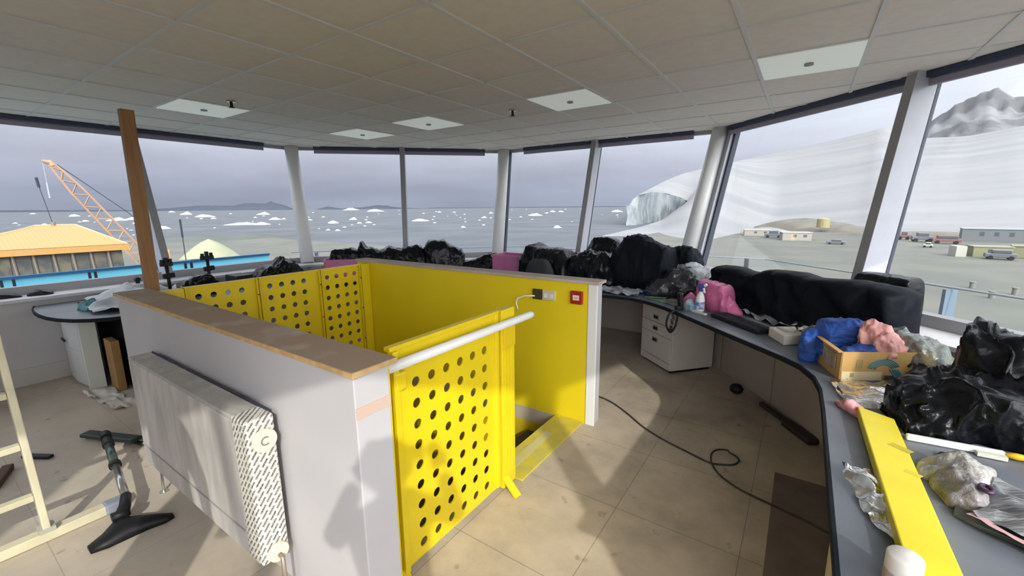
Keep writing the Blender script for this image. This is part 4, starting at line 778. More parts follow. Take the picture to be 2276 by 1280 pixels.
# contents
lump('blue_sack', 'bright blue cloth hanging out of the cardboard box', 'cloth', (0.10, 2.93), (0.34, 2.98), [(0, 0.88, .9), (.2, 0.95, 1), (.6, 0.985, 1), (1, 0.96, .8)], 0.22, BLUEC, z0=0.80, seed=51, amp=0.035, freq=11, n=64, m=34)
lump('blue_strap', 'folded blue cloth lying in the mouth of the cardboard box', 'cloth', (0.22, 2.70), (0.46, 2.86), [(0, 0.885, .8), (.5, 0.91, 1), (1, 0.89, .8)], 0.09, BLUEC, z0=0.82, seed=53, amp=0.022, freq=22, n=50, m=26)
lump('blue_drape', 'tail of blue cloth falling beside the left corner of the box', 'cloth', (0.085, 2.84), (0.125, 3.02), [(0, 0.87, .9), (.5, 0.93, 1), (1, 0.90, .8)], 0.09, BLUEC, seed=54, amp=0.03, freq=20, n=40, m=26)
lump('foam_wrap', 'pale pink foam wrap on top of the cardboard box', 'packing', (0.32, 2.88), (0.47, 2.78), [(0, 0.99, .9), (.3, 1.01, 1), (.7, 0.97, 1), (1, 0.92, .8)], 0.14, PINKP, z0=0.86, seed=55, amp=0.045, freq=24, n=56, m=32)
lump('plastic_bag', 'grey-green clear plastic packing trailing right from the cardboard box', 'bag', (0.43, 2.98), (0.80, 2.72), [(0, 0.985, .7), (.3, 0.95, 1), (.6, 0.87, .9), (1, 0.76, .5)], 0.20, glassy('greenish_film', (0.60, 0.66, 0.65), 0.28, 0.12, 1.0, film_col=(0.42, 0.48, 0.48), bump=0.8, bscale=22), seed=57, amp=0.045, freq=18, n=60, m=34)
tag(lump_mb((0.065, 2.99), (0.12, 3.08), [(0, .80, .8), (.5, .83, 1), (1, .80, .8)], 0.07, DZ, seed=58, amp=0.012, n=16, m=10).build('plastic_cup', CLEAR, smooth=True), 'small clear plastic pot left of the blue cloth', 'pot')
# rubbish bags on the right
lump('bin_bag', 'large glossy black rubbish bag spread on the right worktop behind the white tube', 'bag', (0.36, 2.28), (0.86, 2.34), [(0, 0.83, .7), (.15, 0.90, .9), (.5, 0.94, 1), (.8, 0.93, 1), (1, 0.86, .8)], 0.34, BAGM, seed=61, amp=0.055, freq=7.5, n=110, m=64)
lump('bin_bag', 'glossy black bag with an upright twisted neck at the right edge', 'bag', (0.60, 2.58), (1.00, 2.42), [(0, 1.0, .6), (.15, 1.085, .8), (.4, 1.08, 1), (.7, 1.03, 1), (1, 0.98, .9)], 0.30, BAGM, seed=63, amp=0.06, freq=8, n=90, m=52)
lump('bin_bag', 'lower black bag between the cardboard box and the upright bag', 'bag', (0.46, 2.46), (0.74, 2.60), [(0, 0.86, .7), (.3, 0.90, .9), (.8, 0.90, 1), (1, 0.86, .8)], 0.24, BAGM, seed=65, amp=0.045, freq=9, n=60, m=34)
tag(sheet_mb([(0.17, 2.57), (0.26, 2.24), (0.50, 2.36), (0.47, 2.68)], DZ, 0.03, 7, 30, 21, rise=0.03).build('plastic_sheet', CLEAR, smooth=True), 'clear plastic sheet spread in front of the cardboard box', 'plastic sheet')
tag(MB().tube(smooth_path([(0.19, 2.56, DZ+.01), (0.215, 2.47, DZ+.01), (0.23, 2.36, DZ+.012), (0.24, 2.31, DZ+.01)]), 0.004, 6).build('thin_rod', BLK, smooth=True), 'thin dark rod at the edge of the clear sheet', 'rod')
lump('red_strap', 'small red-pink wad at the tip of the yellow beam', 'cloth', (0.20, 2.31), (0.29, 2.17), [(0, 0.755, .6), (.5, 0.79, 1), (1, 0.76, .7)], 0.06, mat('red_pink_wad', (0.62, 0.16, 0.20), 0.5, nscale=30, col2=(0.7, 0.4, 0.42)), seed=66, amp=0.012, freq=18)
# yellow beam
t = thing('yellow_beam', 'long flat bright yellow metal channel lying along the right worktop', 'beam', (0.33, 1.6, DZ))
mb = MB(); e0, e1, e2, e3 = Vector((0.262, 2.205)), Vector((0.372, 2.14)), Vector((0.385, 0.99)), Vector((0.285, 0.99))
mb.prism([(e.x, e.y) for e in (e0, e1, e2, e3)], DZ+0.002, DZ+0.042); mb.build('channel', mat('bright_yellow_channel', (0.80, 0.66, 0.02), 0.4, noise_amt=0.12, nscale=5), t, bevel=0.004)
mb = MB(); mb.bar((0.33, 1.90, DZ+0.0425), (0.38, 1.86, DZ+0.0425), 0.03, 0.0008); mb.bar((0.345, 1.72, DZ+0.0425), (0.38, 1.70, DZ+0.0425), 0.02, 0.0008); mb.build('scuff', mat('dirty_yellow', (0.68, 0.55, 0.04), 0.6, noise_amt=0.3), t)
# caulking tube + yellow handle
t = thing('sealant_tube', 'long white bar with a yellow tip lying by the black rubbish bags', 'tube', (0.55, 2.08, DZ))
MB().bar((0.40, 2.065, DZ+0.012), (0.66, 2.092, DZ+0.012), 0.018, 0.022).build('white_bar', WHT2, t, bevel=0.003)
MB().bar((0.585, 2.06, DZ+0.010), (0.66, 2.065, DZ+0.010), 0.02, 0.014).build('toothed_strip', mat('cream_plastic', (0.6, 0.6, 0.52), 0.5), t)
MB().tube([(0.662, 2.088, DZ+.014), (0.69, 2.09, DZ+.014), (0.73, 2.094, DZ+.014), (0.78, 2.10, DZ+.014)], [0.008, 0.012, 0.009, 0.006], 12).build('yellow_tip', mat('yellow_tip', (0.80, 0.45, 0.01), 0.4), t, smooth=True)
mb = MB(); mb.tube([(0.495+0.016*math.cos(a), 1.985+0.016*math.sin(a), DZ+.005) for a in [i*2*PI/20 for i in range(21)]], 0.0065, 8); tag(mb.build('rubber_ring', BLK, smooth=True), 'black rubber ring on the worktop beside the yellow beam', 'ring')
tag(sheet_mb([(0.175, 1.71), (0.205, 1.54), (0.30, 1.47), (0.275, 1.72)], DZ, 0.035, 12, 26, 31, rise=0.02).build('plastic_bag', CLEAR, smooth=True), 'shiny clear bag poking out left of the yellow beam', 'bag')
tag(sheet_mb([(0.20, 1.56), (0.275, 1.36), (0.30, 1.38), (0.28, 1.60)], DZ, 0.02, 12, 20, 32).build('plastic_bag', glassy('dull_film', (0.45, 0.45, 0.44), 0.4, 0.2, 0.8, film_col=(0.30, 0.29, 0.27), bump=0.8), smooth=True), 'dull plastic strip under the left edge of the yellow beam', 'bag')
lump('plastic_bag', 'white and clear crumpled bags right of the yellow beam', 'bag', (0.40, 1.86), (0.56, 1.80), [(0, .77, .8), (.5, .81, 1), (1, .79, .8)], 0.16, mat('milky_white_film', (0.50, 0.49, 0.47), 0.3, noise_amt=0.45, nscale=14, bump=0.9, bscale=30, bdist=.02), seed=71, amp=0.03, freq=16)
lump('plastic_bag', 'grey crumpled bag with a dark red and blue roll inside', 'bag', (0.42, 1.70), (0.52, 1.72), [(0, .775, .8), (.5, .81, 1), (1, .80, .8)], 0.16, mat('grey_film', (0.33, 0.31, 0.32), 0.3, noise_amt=0.5, nscale=16, bump=0.9, bscale=30, bdist=.02), seed=73, amp=0.03, freq=16)
mb = MB(); mb.tube([(0.507+0.012*math.cos(a), 1.665+0.02*math.sin(a), 0.815) for a in [i*2*PI/16 for i in range(17)]], 0.006, 8); tag(mb.build('tape_roll', mat('navy_tape', (0.05, 0.02, 0.06), 0.4), smooth=True), 'dark blue roll at the edge of the grey bag', 'tape')
t = thing('ziplock_bag', 'grey plastic bag with a pink seal stripe at the lower right', 'bag', (0.6, 1.62, DZ))
MB().add([(0.46, 1.575, .775), (0.56, 1.80, .785), (0.78, 1.72, .80), (0.66, 1.46, .79), (0.46, 1.575, .765), (0.56, 1.80, .765), (0.78, 1.72, .765), (0.66, 1.46, .765)], [(0, 1, 2, 3), (7, 6, 5, 4), (0, 3, 7, 4), (0, 4, 5, 1), (1, 5, 6, 2), (2, 6, 7, 3)])
sheet_mb([(0.46, 1.575), (0.66, 1.44), (0.80, 1.70), (0.56, 1.82)], 0.765, 0.03, 10, 26, 35, rise=0.035).build('bag_film', mat('grey_striped_film', (0.30, 0.31, 0.34), 0.28, noise_amt=0.5, nscale=12, bump=0.7, bscale=20, bdist=.02, stretch=(1, 5, 1)), t, smooth=True)
sheet_mb([(0.45, 1.57), (0.66, 1.425), (0.672, 1.45), (0.465, 1.595)], 0.768, 0.012, 10, 16, 36).build('seal_stripe', mat('pink_seal', (0.60, 0.36, 0.38), 0.4), t, smooth=True)
sheet_mb([(0.44, 1.60), (0.64, 1.42), (0.82, 1.66), (0.56, 1.84)], 0.742, 0.02, 8, 16, 37).build('under_layer', mat('dark_film', (0.10, 0.11, 0.10), 0.4), t, smooth=True)
# white canister at the bottom
t = thing('white_canister', 'white cylindrical tube standing at the near edge of the worktop', 'canister', (0.268, 1.21, DZ))
mb = MB(); mb.tube([(0.268, 1.205, DZ), (0.268, 1.205, DZ+.004), (0.268, 1.205, DZ+.082), (0.268, 1.205, DZ+.086)], [0.031, 0.034, 0.034, 0.031], 32); mb.build('tube_body', mat('canister_white', (0.78, 0.74, 0.70), 0.4), t, smooth=True)
mb = MB(); mb.tube([(0.268, 1.205, DZ+.005), (0.268, 1.205, DZ+.045)], 0.0345, 32, caps=False); mb.build('label', mat('pink_beige_label', (0.55, 0.42, 0.34), 0.5), t, smooth=True)
# left worktop
tag(sheet_mb([(-5.80, 1.02), (-4.98, 0.90), (-4.76, 1.40), (-5.86, 1.80)], DZ, 0.07, 4, 36, 41, rise=0.13).build('plastic_sheet', mat('pale_blue_grey_film', (0.44, 0.47, 0.51), 0.35, noise_amt=0.2, nscale=6, bump=0.6, bscale=9, bdist=.03), smooth=True), 'large pale grey plastic sheet on the left end of the worktop', 'plastic sheet')
lump('teal_wad', 'teal crumpled plastic on the rounded left end of the worktop', 'cloth', (-5.36, 0.93), (-5.22, 0.98), [(0, .80, .8), (.5, .83, 1), (1, .79, .8)], 0.13, TEAL, seed=75, amp=0.03, freq=12)
tag(MB().bar((-5.72, 0.98, DZ+.012), (-5.50, 1.00, DZ+.012), 0.05, 0.02).build('marker_pens', BLK, bevel=0.004), 'dark flat object on the left end of the worktop behind the teal plastic', 'tool')
lump('cloth_heap', 'black cloth on the left window sill at the frame edge', 'cloth', (-6.14, 0.45), (-6.10, 0.66), [(0, .86, .8), (.5, .875, 1), (1, .84, .7)], 0.10, BLK, z0=0.822, seed=77, amp=0.02)
lump('cloth_heap', 'second black cloth on the left sill nearer the timber post', 'cloth', (-6.10, 0.69), (-6.06, 0.86), [(0, .85, .8), (.5, .87, 1), (1, .84, .7)], 0.10, BLK, z0=0.822, seed=78, amp=0.02)
mb = MB(); mb.cyl((-6.08, 1.52, .822), 0.02, 0.03, 12); mb.tube([(-6.08, 1.52, .85), (-6.08, 1.52, .875), (-6.08, 1.52, .89)], [0.03, 0.03, 0.01], 14); tag(mb.build('door_stop', BLK, smooth=True), 'small black knob on the left sill before the timber post', 'knob')
# microphone/radio stands
def stand(label, x, y, ztop, w_):
    t = thing('equipment_stand', label, 'stand', (x, y, DZ), 'black desk stands by the left windows')
    MB().cyl((x, y, DZ), 0.055, 0.015, 18).build('base', BLK, t); MB().tube([(x, y, DZ+.01), (x, y, ztop-0.06)], 0.016, 10).build('stem', BLK, t, smooth=True)
    mb = MB(); mb.bar((x-0.02, y-w_, ztop-0.05), (x+0.02, y+w_, ztop-0.045), 0.03, 0.04); mb.cyl((x, y-w_*.7, ztop-.06), 0.018, 0.06, 10); mb.cyl((x, y+w_*.7, ztop-.07), 0.018, 0.075, 10); mb.cyl((x, y, ztop-.05), 0.02, 0.07, 10); mb.build('head', BLK, t, bevel=0.004)
    mb = MB(); mb.bar((x+0.02, y-0.05, ztop-0.17), (x+0.02, y+0.05, ztop-0.16), 0.04, 0.05); mb.build('clamp', BLK, t, bevel=0.006)
stand('left black clamp stand on the worktop before the blue rail', -5.40, 1.60, 1.12, 0.05)
stand('right black clamp stand on the worktop before the blue rail', -5.40, 1.97, 1.15, 0.06)
lump('bin_bag', 'black crumpled heap between the two clamp stands', 'bag', (-5.25, 1.66), (-5.2, 1.98), [(0, .87, .8), (.3, .92, 1), (.7, .95, 1), (1, .86, .7)], 0.2, BAGM, group=BG, seed=80, amp=0.04, freq=12)
tag(MB().box(-5.6, -5.3, 2.2, 2.38, DZ, 0.87).build('equipment_box', BLK, bevel=0.01), 'low black box left of the low black bag on the left worktop', 'box')
tag(MB().box(-5.72, -5.2, 1.50, 1.53, DZ, 0.82).box(-5.6, -5.35, 1.75, 2.1, DZ, 0.80).build('grey_unit', mat('grey_unit', (0.40, 0.44, 0.48), 0.5), bevel=0.004), 'grey desk unit behind the clamp stands', 'unit')
tag(MB().prism([(-4.32, 1.35), (-4.05, 1.35), (-4.05, 1.9), (-4.32, 1.9)], 0.0, 0.98).build('grey_cabinet', mat('pale_grey_cab', (0.45, 0.50, 0.52), 0.5), bevel=0.02), 'pale grey unit behind the capping board at the timber post', 'cabinet') if False else None

# ------------------------------------------------------------------ balcony outside
t = thing('balcony_railing', 'blue screened railing outside the left windows', 'railing', (-8.0, 1.4, -0.3))
BLU = mat('bright_blue_screen', (0.16, 0.62, 1.0), 0.5, noise_amt=0.1, nscale=2)
_t = BLU.node_tree; _tl = _t.nodes.new('ShaderNodeBsdfTranslucent'); _tl.inputs[0].default_value = (0.25, 0.80, 1.0, 1); _mx = _t.nodes.new('ShaderNodeMixShader'); _mx.inputs[0].default_value = 0.8
_t.links.new(_t.nodes['Principled BSDF'].outputs[0], _mx.inputs[1]); _t.links.new(_tl.outputs[0], _mx.inputs[2]); _t.links.new(_mx.outputs[0], [n for n in _t.nodes if n.type == 'OUTPUT_MATERIAL'][0].inputs[0])
DRK = mat('dark_rail', (0.025, 0.03, 0.045), 0.6, spec=0.1)
MB().add([(-8.0, -1.9, -0.2), (-8.0, 3.9, -0.2), (-8.0, 3.9, 0.80), (-8.0, -1.9, 0.80)], [(0, 1, 2, 3)]).build('screen', BLU, t)
MB().box(-8.03, -7.97, -1.9, 3.9, 0.80, 0.835).build('top_rail', mat('blue_rail', (0.03, 0.12, 0.26), 0.6, spec=0.1), t)
for y in (-1.2, 0.72, 0.82, 1.5, 1.56, 2.6, 2.68):
    MB().box(-7.985, -7.94, y-0.012, y+0.012, -0.3, 0.80).build('post', DRK, t)
MB().box(-8.1, -7.9, -1.95, 3.95, -0.32, -0.28).build('base_rail', DRK, t)
AR = [5.35]*8; RR = ring(AR)
def railing(label, a, b, ps):
    mid = (a+b)/2; t = thing('balcony_railing', label, 'railing', (mid.x, mid.y, -0.3))
    mb = MB(); mb.tube([(a.x, a.y, 0.815), (b.x, b.y, 0.815)], 0.010, 8); mb.build('top_wire', mat('pale_rail', (0.20, 0.22, 0.25), 0.5), t)
    for s in ps:
        p = a.lerp(b, s); d = (b-a).normalized()
        mb = MB(); mb.bar((p.x, p.y, -0.3), (p.x, p.y, 0.80), 0.15, 0.03, (d.x, d.y, 0)); mb.build('post', mat('pale_blue_post', (0.10, 0.14, 0.19), 0.5), t)
railing('wire railing outside the middle left windows', RR[3]+Vector((0, 0.0)), RR[2], [0.10, 0.32, 0.72])
railing('wire railing outside the middle right windows', RR[2], RR[1], [0.12, 0.45, 0.8])
# post on the right seen at azimuth 77.85 deg
a, b = RR[1], RR[0]; 
railing('wire railing with a pale blue post outside the snow slope windows', a, b, [0.443])
dk_ = MB()
for k in range(8):
    a0, a1 = corner([a+0.9 for a in A_IN], (k-1) % 8), corner([a+0.9 for a in A_IN], k); b0, b1 = corner([5.5]*8, (k-1) % 8), corner([5.5]*8, k)
    dk_.prism([(a0.x, a0.y), (a1.x, a1.y), (b1.x, b1.y), (b0.x, b0.y)], -0.42, -0.34)
struct(dk_.build('balcony_deck', mat('grey_deck', (0.25, 0.26, 0.27), 0.7)), 'grey walkway deck around the cab')
tb = MB(); tb.prism([(p.x, p.y) for p in ring([a+0.8 for a in A_IN])], -9.0, -2.7); struct(tb.build('wall_tower', mat('tower_cladding', (0.35, 0.36, 0.36), 0.7)), 'tower body below the cab')
rf = MB(); rf.prism([(p.x, p.y) for p in ring([a+0.15 for a in A_GT])], 2.72, 3.0); struct(rf.build('roof', mat('roof_grey', (0.3, 0.3, 0.3), 0.7)), 'flat roof over the cab')

# ------------------------------------------------------------------ the land, the sea, the ice
GZ, SZ = -9.0, -9.3
def pol(az, d, z): a = math.radians(az); return Vector((math.cos(a)*d, math.sin(a)*d, z))
def interp(T, x):
    if x <= T[0][0]: return T[0][1]
    for a, b in zip(T, T[1:]):
        if x <= b[0]: return a[1]+(b[1]-a[1])*(x-a[0])/(b[0]-a[0])
    return T[-1][1]
SEA = mat('grey_sea_water', (0.070, 0.078, 0.090), 0.6, nscale=0.035, col2=(0.05, 0.058, 0.068), detail=9, spec=0.25, contrast=(0.42, 0.62))
mb = MB(); nseg = 96; rads = [60, 200, 600, 2000, 8000, 30000]
vs = [pol(360*k/nseg, r, SZ) for r in rads for k in range(nseg)]
mb.add(vs, [(i*nseg+k, i*nseg+(k+1) % nseg, (i+1)*nseg+(k+1) % nseg, (i+1)*nseg+k) for i in range(len(rads)-1) for k in range(nseg)])
struct(mb.build('sea', SEA, origin=(0, 0, SZ)), 'grey open sea with floating ice')
shore = [(-200, 400), (60, 420), (74, 400), (100, 300), (105, 200), (111.6, 120), (118, 90), (125, 86), (132, 104), (139.4, 129), (146, 150), (151.9, 183), (155.5, 216), (159, 218), (163, 216), (168, 200), (172, 170), (180, 160), (240, 300), (420, 400)]
GRD = mat('gravel_ground', (0.090, 0.089, 0.075), 0.9, nscale=0.09, col2=(0.066, 0.071, 0.063), detail=10, contrast=(0.38, 0.62))
mb = MB(); azs = [k*2.0 for k in range(180)]
vs = [Vector((0, 0, GZ))]; rr = [0.15, 0.35, 0.6, 0.8, 0.93, 1.0]
for f in rr:
    for a in azs:
        az_ = a if a <= 300 else a-360
        d = interp(shore, az_); z = GZ+(0.25*noise.noise(pol(a, d*f, 0)*0.03)) - (0.0 if f < 1 else 0.45); vs.append(pol(a, d*f, z))
n_ = len(azs); fs = [(0, 1+k, 1+(k+1) % n_) for k in range(n_)]+[(1+i*n_+k, 1+i*n_+(k+1) % n_, 1+(i+1)*n_+(k+1) % n_, 1+(i+1)*n_+k) for i in range(len(rr)-1) for k in range(n_)]
mb.add(vs, fs); struct(mb.build('ground', GRD, origin=(0, 0, GZ), smooth=True), 'pale gravel ground around the tower')
# snow slope
SNOW = mat('sunlit_snow', (0.190, 0.189, 0.194), 0.8, nscale=0.012, col2=(0.152, 0.156, 0.166), detail=8, bump=0.25, bscale=0.10, bdist=2.0, spec=0.2, stretch=(0.5, 2.2, 1))
snow_near = [(40, 170), (74, 189), (83.4, 190), (85.5, 216), (93, 250), (95.9, 186), (99.2, 143), (103.9, 144), (108, 150), (112.2, 163)]
sky_ang = [(40, 7.0), (75.4, 6.33), (78.6, 5.89), (81.8, 6.06), (83.4, 6.6), (84.1, 7.4), (88.4, 6.54), (94.9, 5.41), (98.9, 4.7), (101.0, 2.2), (102.1, 0.55), (105.1, -1.79), (107.7, -2.65), (111.6, -3.60), (112.2, -3.72)]
far_d = [(40, 1100), (84, 1100), (95, 950), (98.9, 640), (102.1, 330), (105.1, 290), (107.7, 215), (111.6, 168), (112.2, 166)]
rws = 26; azl = [40+0.6*k for k in range(121)]; azl[-1] = 112.2
vs = []
for a in azl:
    d0, d1 = interp(snow_near, a), interp(far_d, a); zt = 1.62+d1*math.tan(math.radians(interp(sky_ang, a)))
    for i in range(rws+1):
        u = i/rws; d = d0+(d1-d0)*u; prof = u**1.15*0.55+(3*u*u-2*u**3)*0.45
        z = (GZ-0.4)+(zt-GZ+0.4)*prof
        if 0 < u < 1: z += 0.9*noise.noise(pol(a, d, 0)*0.008)*min(u, 1-u)*3*max(0, min(1, (108-a)/10))
        vs.append(pol(a, d, z))
    vs.append(pol(a, d1+(400 if a < 96 else 25), zt-(5 if a < 96 else 8)))
w_ = rws+2; mb = MB(); mb.add(vs, [(i*w_+j, (i+1)*w_+j, (i+1)*w_+j+1, i*w_+j+1) for i in range(len(azl)-1) for j in range(w_-1)])
struct(mb.build('snow_slope', SNOW, origin=(0, 0, GZ), smooth=True), 'broad sunlit snow ramp rising behind the station')
# glacier with its ice cliff
ICE = mat('blue_white_ice', (0.175, 0.192, 0.205), 0.6, nscale=0.09, col2=(0.092, 0.112, 0.13), detail=9, bump=0.9, bscale=0.14, bdist=3.0, stretch=(1.4, 1.4, 0.5), spec=.3)
gaz = [96+0.35*k for k in range(39)]; cliff_d = [(96, 420), (102, 380), (104.6, 330), (106.5, 300), (108.2, 262), (109.3, 258)]; top_a = [(96, 0.5), (102.1, 0.55), (103.2, 1.1), (104.6, 1.55), (106.4, 1.75), (107.9, 1.40), (108.6, 0.9), (109.3, 0.1)]
sk2 = [(96, 5.1), (98.9, 4.7), (102.8, 3.87), (104.8, 3.10), (106.4, 2.25), (107.9, 1.48), (108.6, 0.95), (109.3, 0.12)]
face, topm = [], []
for a in gaz:
    cd = interp(cliff_d, a)+6*noise.noise(Vector((a*1.3, 0, 3))); zt = 1.62+cd*math.tan(math.radians(interp(top_a, a)))
    for i in range(9):
        u = i/8; face.append(pol(a+0.25*noise.noise(Vector((a*2, u*3, 1))), cd+u*6+4*noise.noise(Vector((a*2.2, u*2.5, 7))), SZ+(zt-SZ)*u))
    dd_ = cd+6; d2 = cd+14+max(0, (interp(sk2, a)-interp(top_a, a)))*150; z2 = 1.62+d2*math.tan(math.radians(interp(sk2, a)))
    for i in range(7):
        u = i/6; topm.append(pol(a, dd_+(d2-dd_)*u, zt+(z2-zt)*u))
mb = MB(); n9 = 9; mb.add(face, [(i*n9+j, (i+1)*n9+j, (i+1)*n9+j+1, i*n9+j+1) for i in range(len(gaz)-1) for j in range(8)], 0)
mb.add(topm, [(i*7+j, (i+1)*7+j, (i+1)*7+j+1, i*7+j+1) for i in range(len(gaz)-1) for j in range(6)], 1)
struct(mb.build('glacier', [ICE, SNOW], origin=(0, 0, SZ), smooth=True), 'glacier tongue ending in a blue ice cliff at the sea')
# mountain behind the slope, hills beyond the sea
def rockmat():
    m = mat('hazed_rock_and_snow', (0.27, 0.275, 0.29), 0.9, nscale=0.006, col2=(0.15, 0.155, 0.165), detail=7, contrast=(0.50, 0.60), spec=0.1); return m  # low-contrast greys, cloud haze put into rock and snow colours
vs = []; maz = [70+0.25*k for k in range(57)]
mtop = [(70, 9.6), (74, 9.3), (75.6, 8.6), (76.3, 8.9), (77.2, 9.6), (78.0, 9.5), (78.9, 9.2), (79.7, 8.6), (80.6, 8.0), (81.5, 7.2), (82.3, 6.3), (84, 5.5)]
for a in maz:
    tp_ = interp(mtop, a)+0.25*noise.noise(Vector((a*1.7, 2, 0)))
    for i in range(13):
        u = i/12; d = 1500+900*u; zt = d*math.tan(math.radians(4.2+(tp_-4.2)*u)); vs.append(pol(a, d+60*noise.noise(Vector((a*1.5, u*5, 0))), zt))
mb = MB(); mb.add(vs, [(i*13+j, (i+1)*13+j, (i+1)*13+j+1, i*13+j+1) for i in range(len(maz)-1) for j in range(12)])
struct(mb.build('mountain', rockmat(), origin=(0, 0, 0), smooth=True), 'grey rocky mountain with snow patches above the slope')
def ridge(name, lab, T, d, m, thick=400):
    a0, a1 = T[0][0], T[-1][0]; n = int((a1-a0)/0.3)+1; vs = []
    for i in range(n+1):
        a = a0+(a1-a0)*i/n; h = interp(T, a)*(1+0.15*noise.noise(Vector((a*2, 0, 0))))
        vs += [pol(a, d-thick*.3, SZ), pol(a, d, SZ+max(0.5, h)), pol(a, d+thick, SZ)]
    mb = MB(); mb.add(vs, [(i*3+j, (i+1)*3+j, (i+1)*3+j+1, i*3+j+1) for i in range(n) for j in range(2)]); return struct(mb.build(name, m, origin=(0, 0, SZ), smooth=True), lab)
HILL = mat('hazed_blue_grey_hills', (0.085, 0.098, 0.13), 1.0, spec=0.0, noise_amt=0.1, nscale=0.004)  # blue-grey of distance haze put straight into the colour
ridge('hills', 'low blue-grey islands on the horizon', [(150.8, 2), (151.8, 60), (153.2, 105), (154.3, 80), (155.2, 95), (157, 60), (160, 62), (163, 30), (166, 6)], 6500, HILL)
ridge('hills', 'low dark islands left of the middle mullion', [(136, 4), (139, 22), (140, 45), (141.5, 58), (143, 30), (145.5, 10), (147.2, 42), (148.4, 8)], 6500, HILL)
ridge('hills', 'far shore line along the horizon', [(108, 6), (112, 14), (120, 14), (128, 10), (134, 14), (136, 5)], 8000, HILL)
ridge('hills', 'dark water line under the left sky', [(163, 6), (168, 20), (175, 25), (182, 20)], 8000, HILL)
# promontories on the shore, brown mound beyond the huts
def mound(name, lab, az, d, la, lb, h, m, z0=GZ, rot=0.0, seed=0):
    c = pol(az, d, 0); r_ = c.normalized(); s_ = Vector((-r_.y, r_.x, 0)); vs = []; n, m_ = 28, 8
    for j in range(m_+1):
        u = j/m_; 
        for k in range(n):
            a = 2*PI*k/n; rr_ = 1-u**1.5*0.98; nz_ = 1+0.25*noise.noise(Vector((math.cos(a)*2+seed, math.sin(a)*2, u*2)))
            vs.append(c+s_*math.cos(a)*la*rr_*nz_+r_*math.sin(a)*lb*rr_*nz_+Vector((0, 0, z0-0.3+h*(1-(1-u)**1.4)*(0.8+0.2*nz_))))
    mb = MB(); mb.add(vs, [(j*n+k, j*n+(k+1) % n, (j+1)*n+(k+1) % n, (j+1)*n+k) for j in range(m_) for k in range(n)]+[tuple(m_*n+k for k in range(n))])
    return struct(mb.build(name, m, smooth=True), lab)
mound('mound', 'brown rocky mound behind the white hut', 90.0, 232, 20, 14, 5.0, mat('olive_brown_rock', (0.19, 0.18, 0.145), 0.95, nscale=0.25, col2=(0.135, 0.125, 0.11), detail=8), seed=1)
mound('mound', 'low brown bank running right from the rocky mound', 86.5, 222, 18, 10, 2.6, MATS['olive_brown_rock'], seed=4)
mound('mound', 'long low bank below the snow behind the parked vehicles', 79.5, 195, 34, 9, 2.0, MATS['olive_brown_rock'], seed=6)
mound('mound', 'white snow patch beside the white hut', 93.6, 198, 9, 7, 2.3, SNOW, seed=8)
mound('mound', 'grey-green headland across the left shore', 160.5, 190, 26, 12, 1.6, mat('green_grey_shore', (0.105, 0.125, 0.115), 0.95, noise_amt=0.2, nscale=.1), seed=9)
mound('mound', 'dark shore bank in the middle left window', 155.5, 205, 28, 7, 1.0, mat('dark_shore', (0.11, 0.112, 0.112), 0.95, noise_amt=0.2, nscale=.1), seed=10)
mound('mound', 'brown rocky point at the far left edge', 176.2, 62, 5.0, 5, 6.4, mat('brown_rocks', (0.25, 0.23, 0.19), 0.95, nscale=0.6, col2=(0.13, 0.12, 0.11), detail=8), seed=12)
mound('mound', 'dark rock outcrop on the snow slope', 81.9, 420, 7, 3, 1.2, mat('dark_shore'), z0=GZ+12, seed=13) if False else None

# icebergs
def berg_mesh(seed):
    random.seed(seed); n, m_ = 14, 5; vs = []
    for j in range(m_+1):
        u = j/m_
        for k in range(n):
            a = 2*PI*k/n; r_ = (1-0.72*u**1.6)*(1+0.28*noise.noise(Vector((math.cos(a)*1.7, math.sin(a)*1.7, seed*3.1+u))))
            hz = u*(0.75+0.5*noise.noise(Vector((math.cos(a)*2, math.sin(a)*2, seed*1.7))))
            vs.append(Vector((math.cos(a)*r_*0.5, math.sin(a)*r_*0.32, hz-0.06)))
    mb = MB(); mb.add(vs, [(j*n+k, j*n+(k+1) % n, (j+1)*n+(k+1) % n, (j+1)*n+k) for j in range(m_) for k in range(n)]+[tuple(m_*n+k for k in range(n))]); return mb
BERG = mat('iceberg_white', (0.30, 0.31, 0.32), 0.6, spec=0.2)
BM = [berg_mesh(s) for s in range(5)]
known = [(169.6, 1211, 14), (166.7, 643, 30), (168.9, 627, 10), (165.4, 681, 26), (165.2, 471, 16), (162.4, 2600, 10), (161.2, 1259, 20), (159.6, 818, 34), (156.2, 370, 60), (154.4, 359, 30), (158.9, 641, 10), (154.1, 1022, 26), (163.2, 329, 20), (153.0, 520, 20), (149.9, 1759, 14), (150.0, 595, 22), (152.1, 535, 10), (149.3, 469, 10), (144.6, 3200, 30), (141.8, 1589, 36), (146.8, 354, 22), (144.4, 457, 18), (143.7, 341, 12), (142.6, 348, 14), (136.3, 374, 40), (134.4, 323, 8), (127.9, 459, 14), (133.7, 1051, 10), (131.8, 1018, 8), (127.0, 805, 10), (121.2, 557, 34), (119.6, 747, 10), (118.8, 940, 14), (117.7, 929, 12), (118.2, 228, 20), (110.6, 871, 26), (147.4, 242, 10), (146.3, 234, 12), (145.5, 272, 8), (130.7, 242, 12), (128.0, 270, 8)]
random.seed(21)
extra = [(random.uniform(110, 176), random.choice([random.uniform(260, 900), random.uniform(500, 2500), random.uniform(250, 600)]), random.uniform(3, 7)) for _ in range(70)]
protos = []
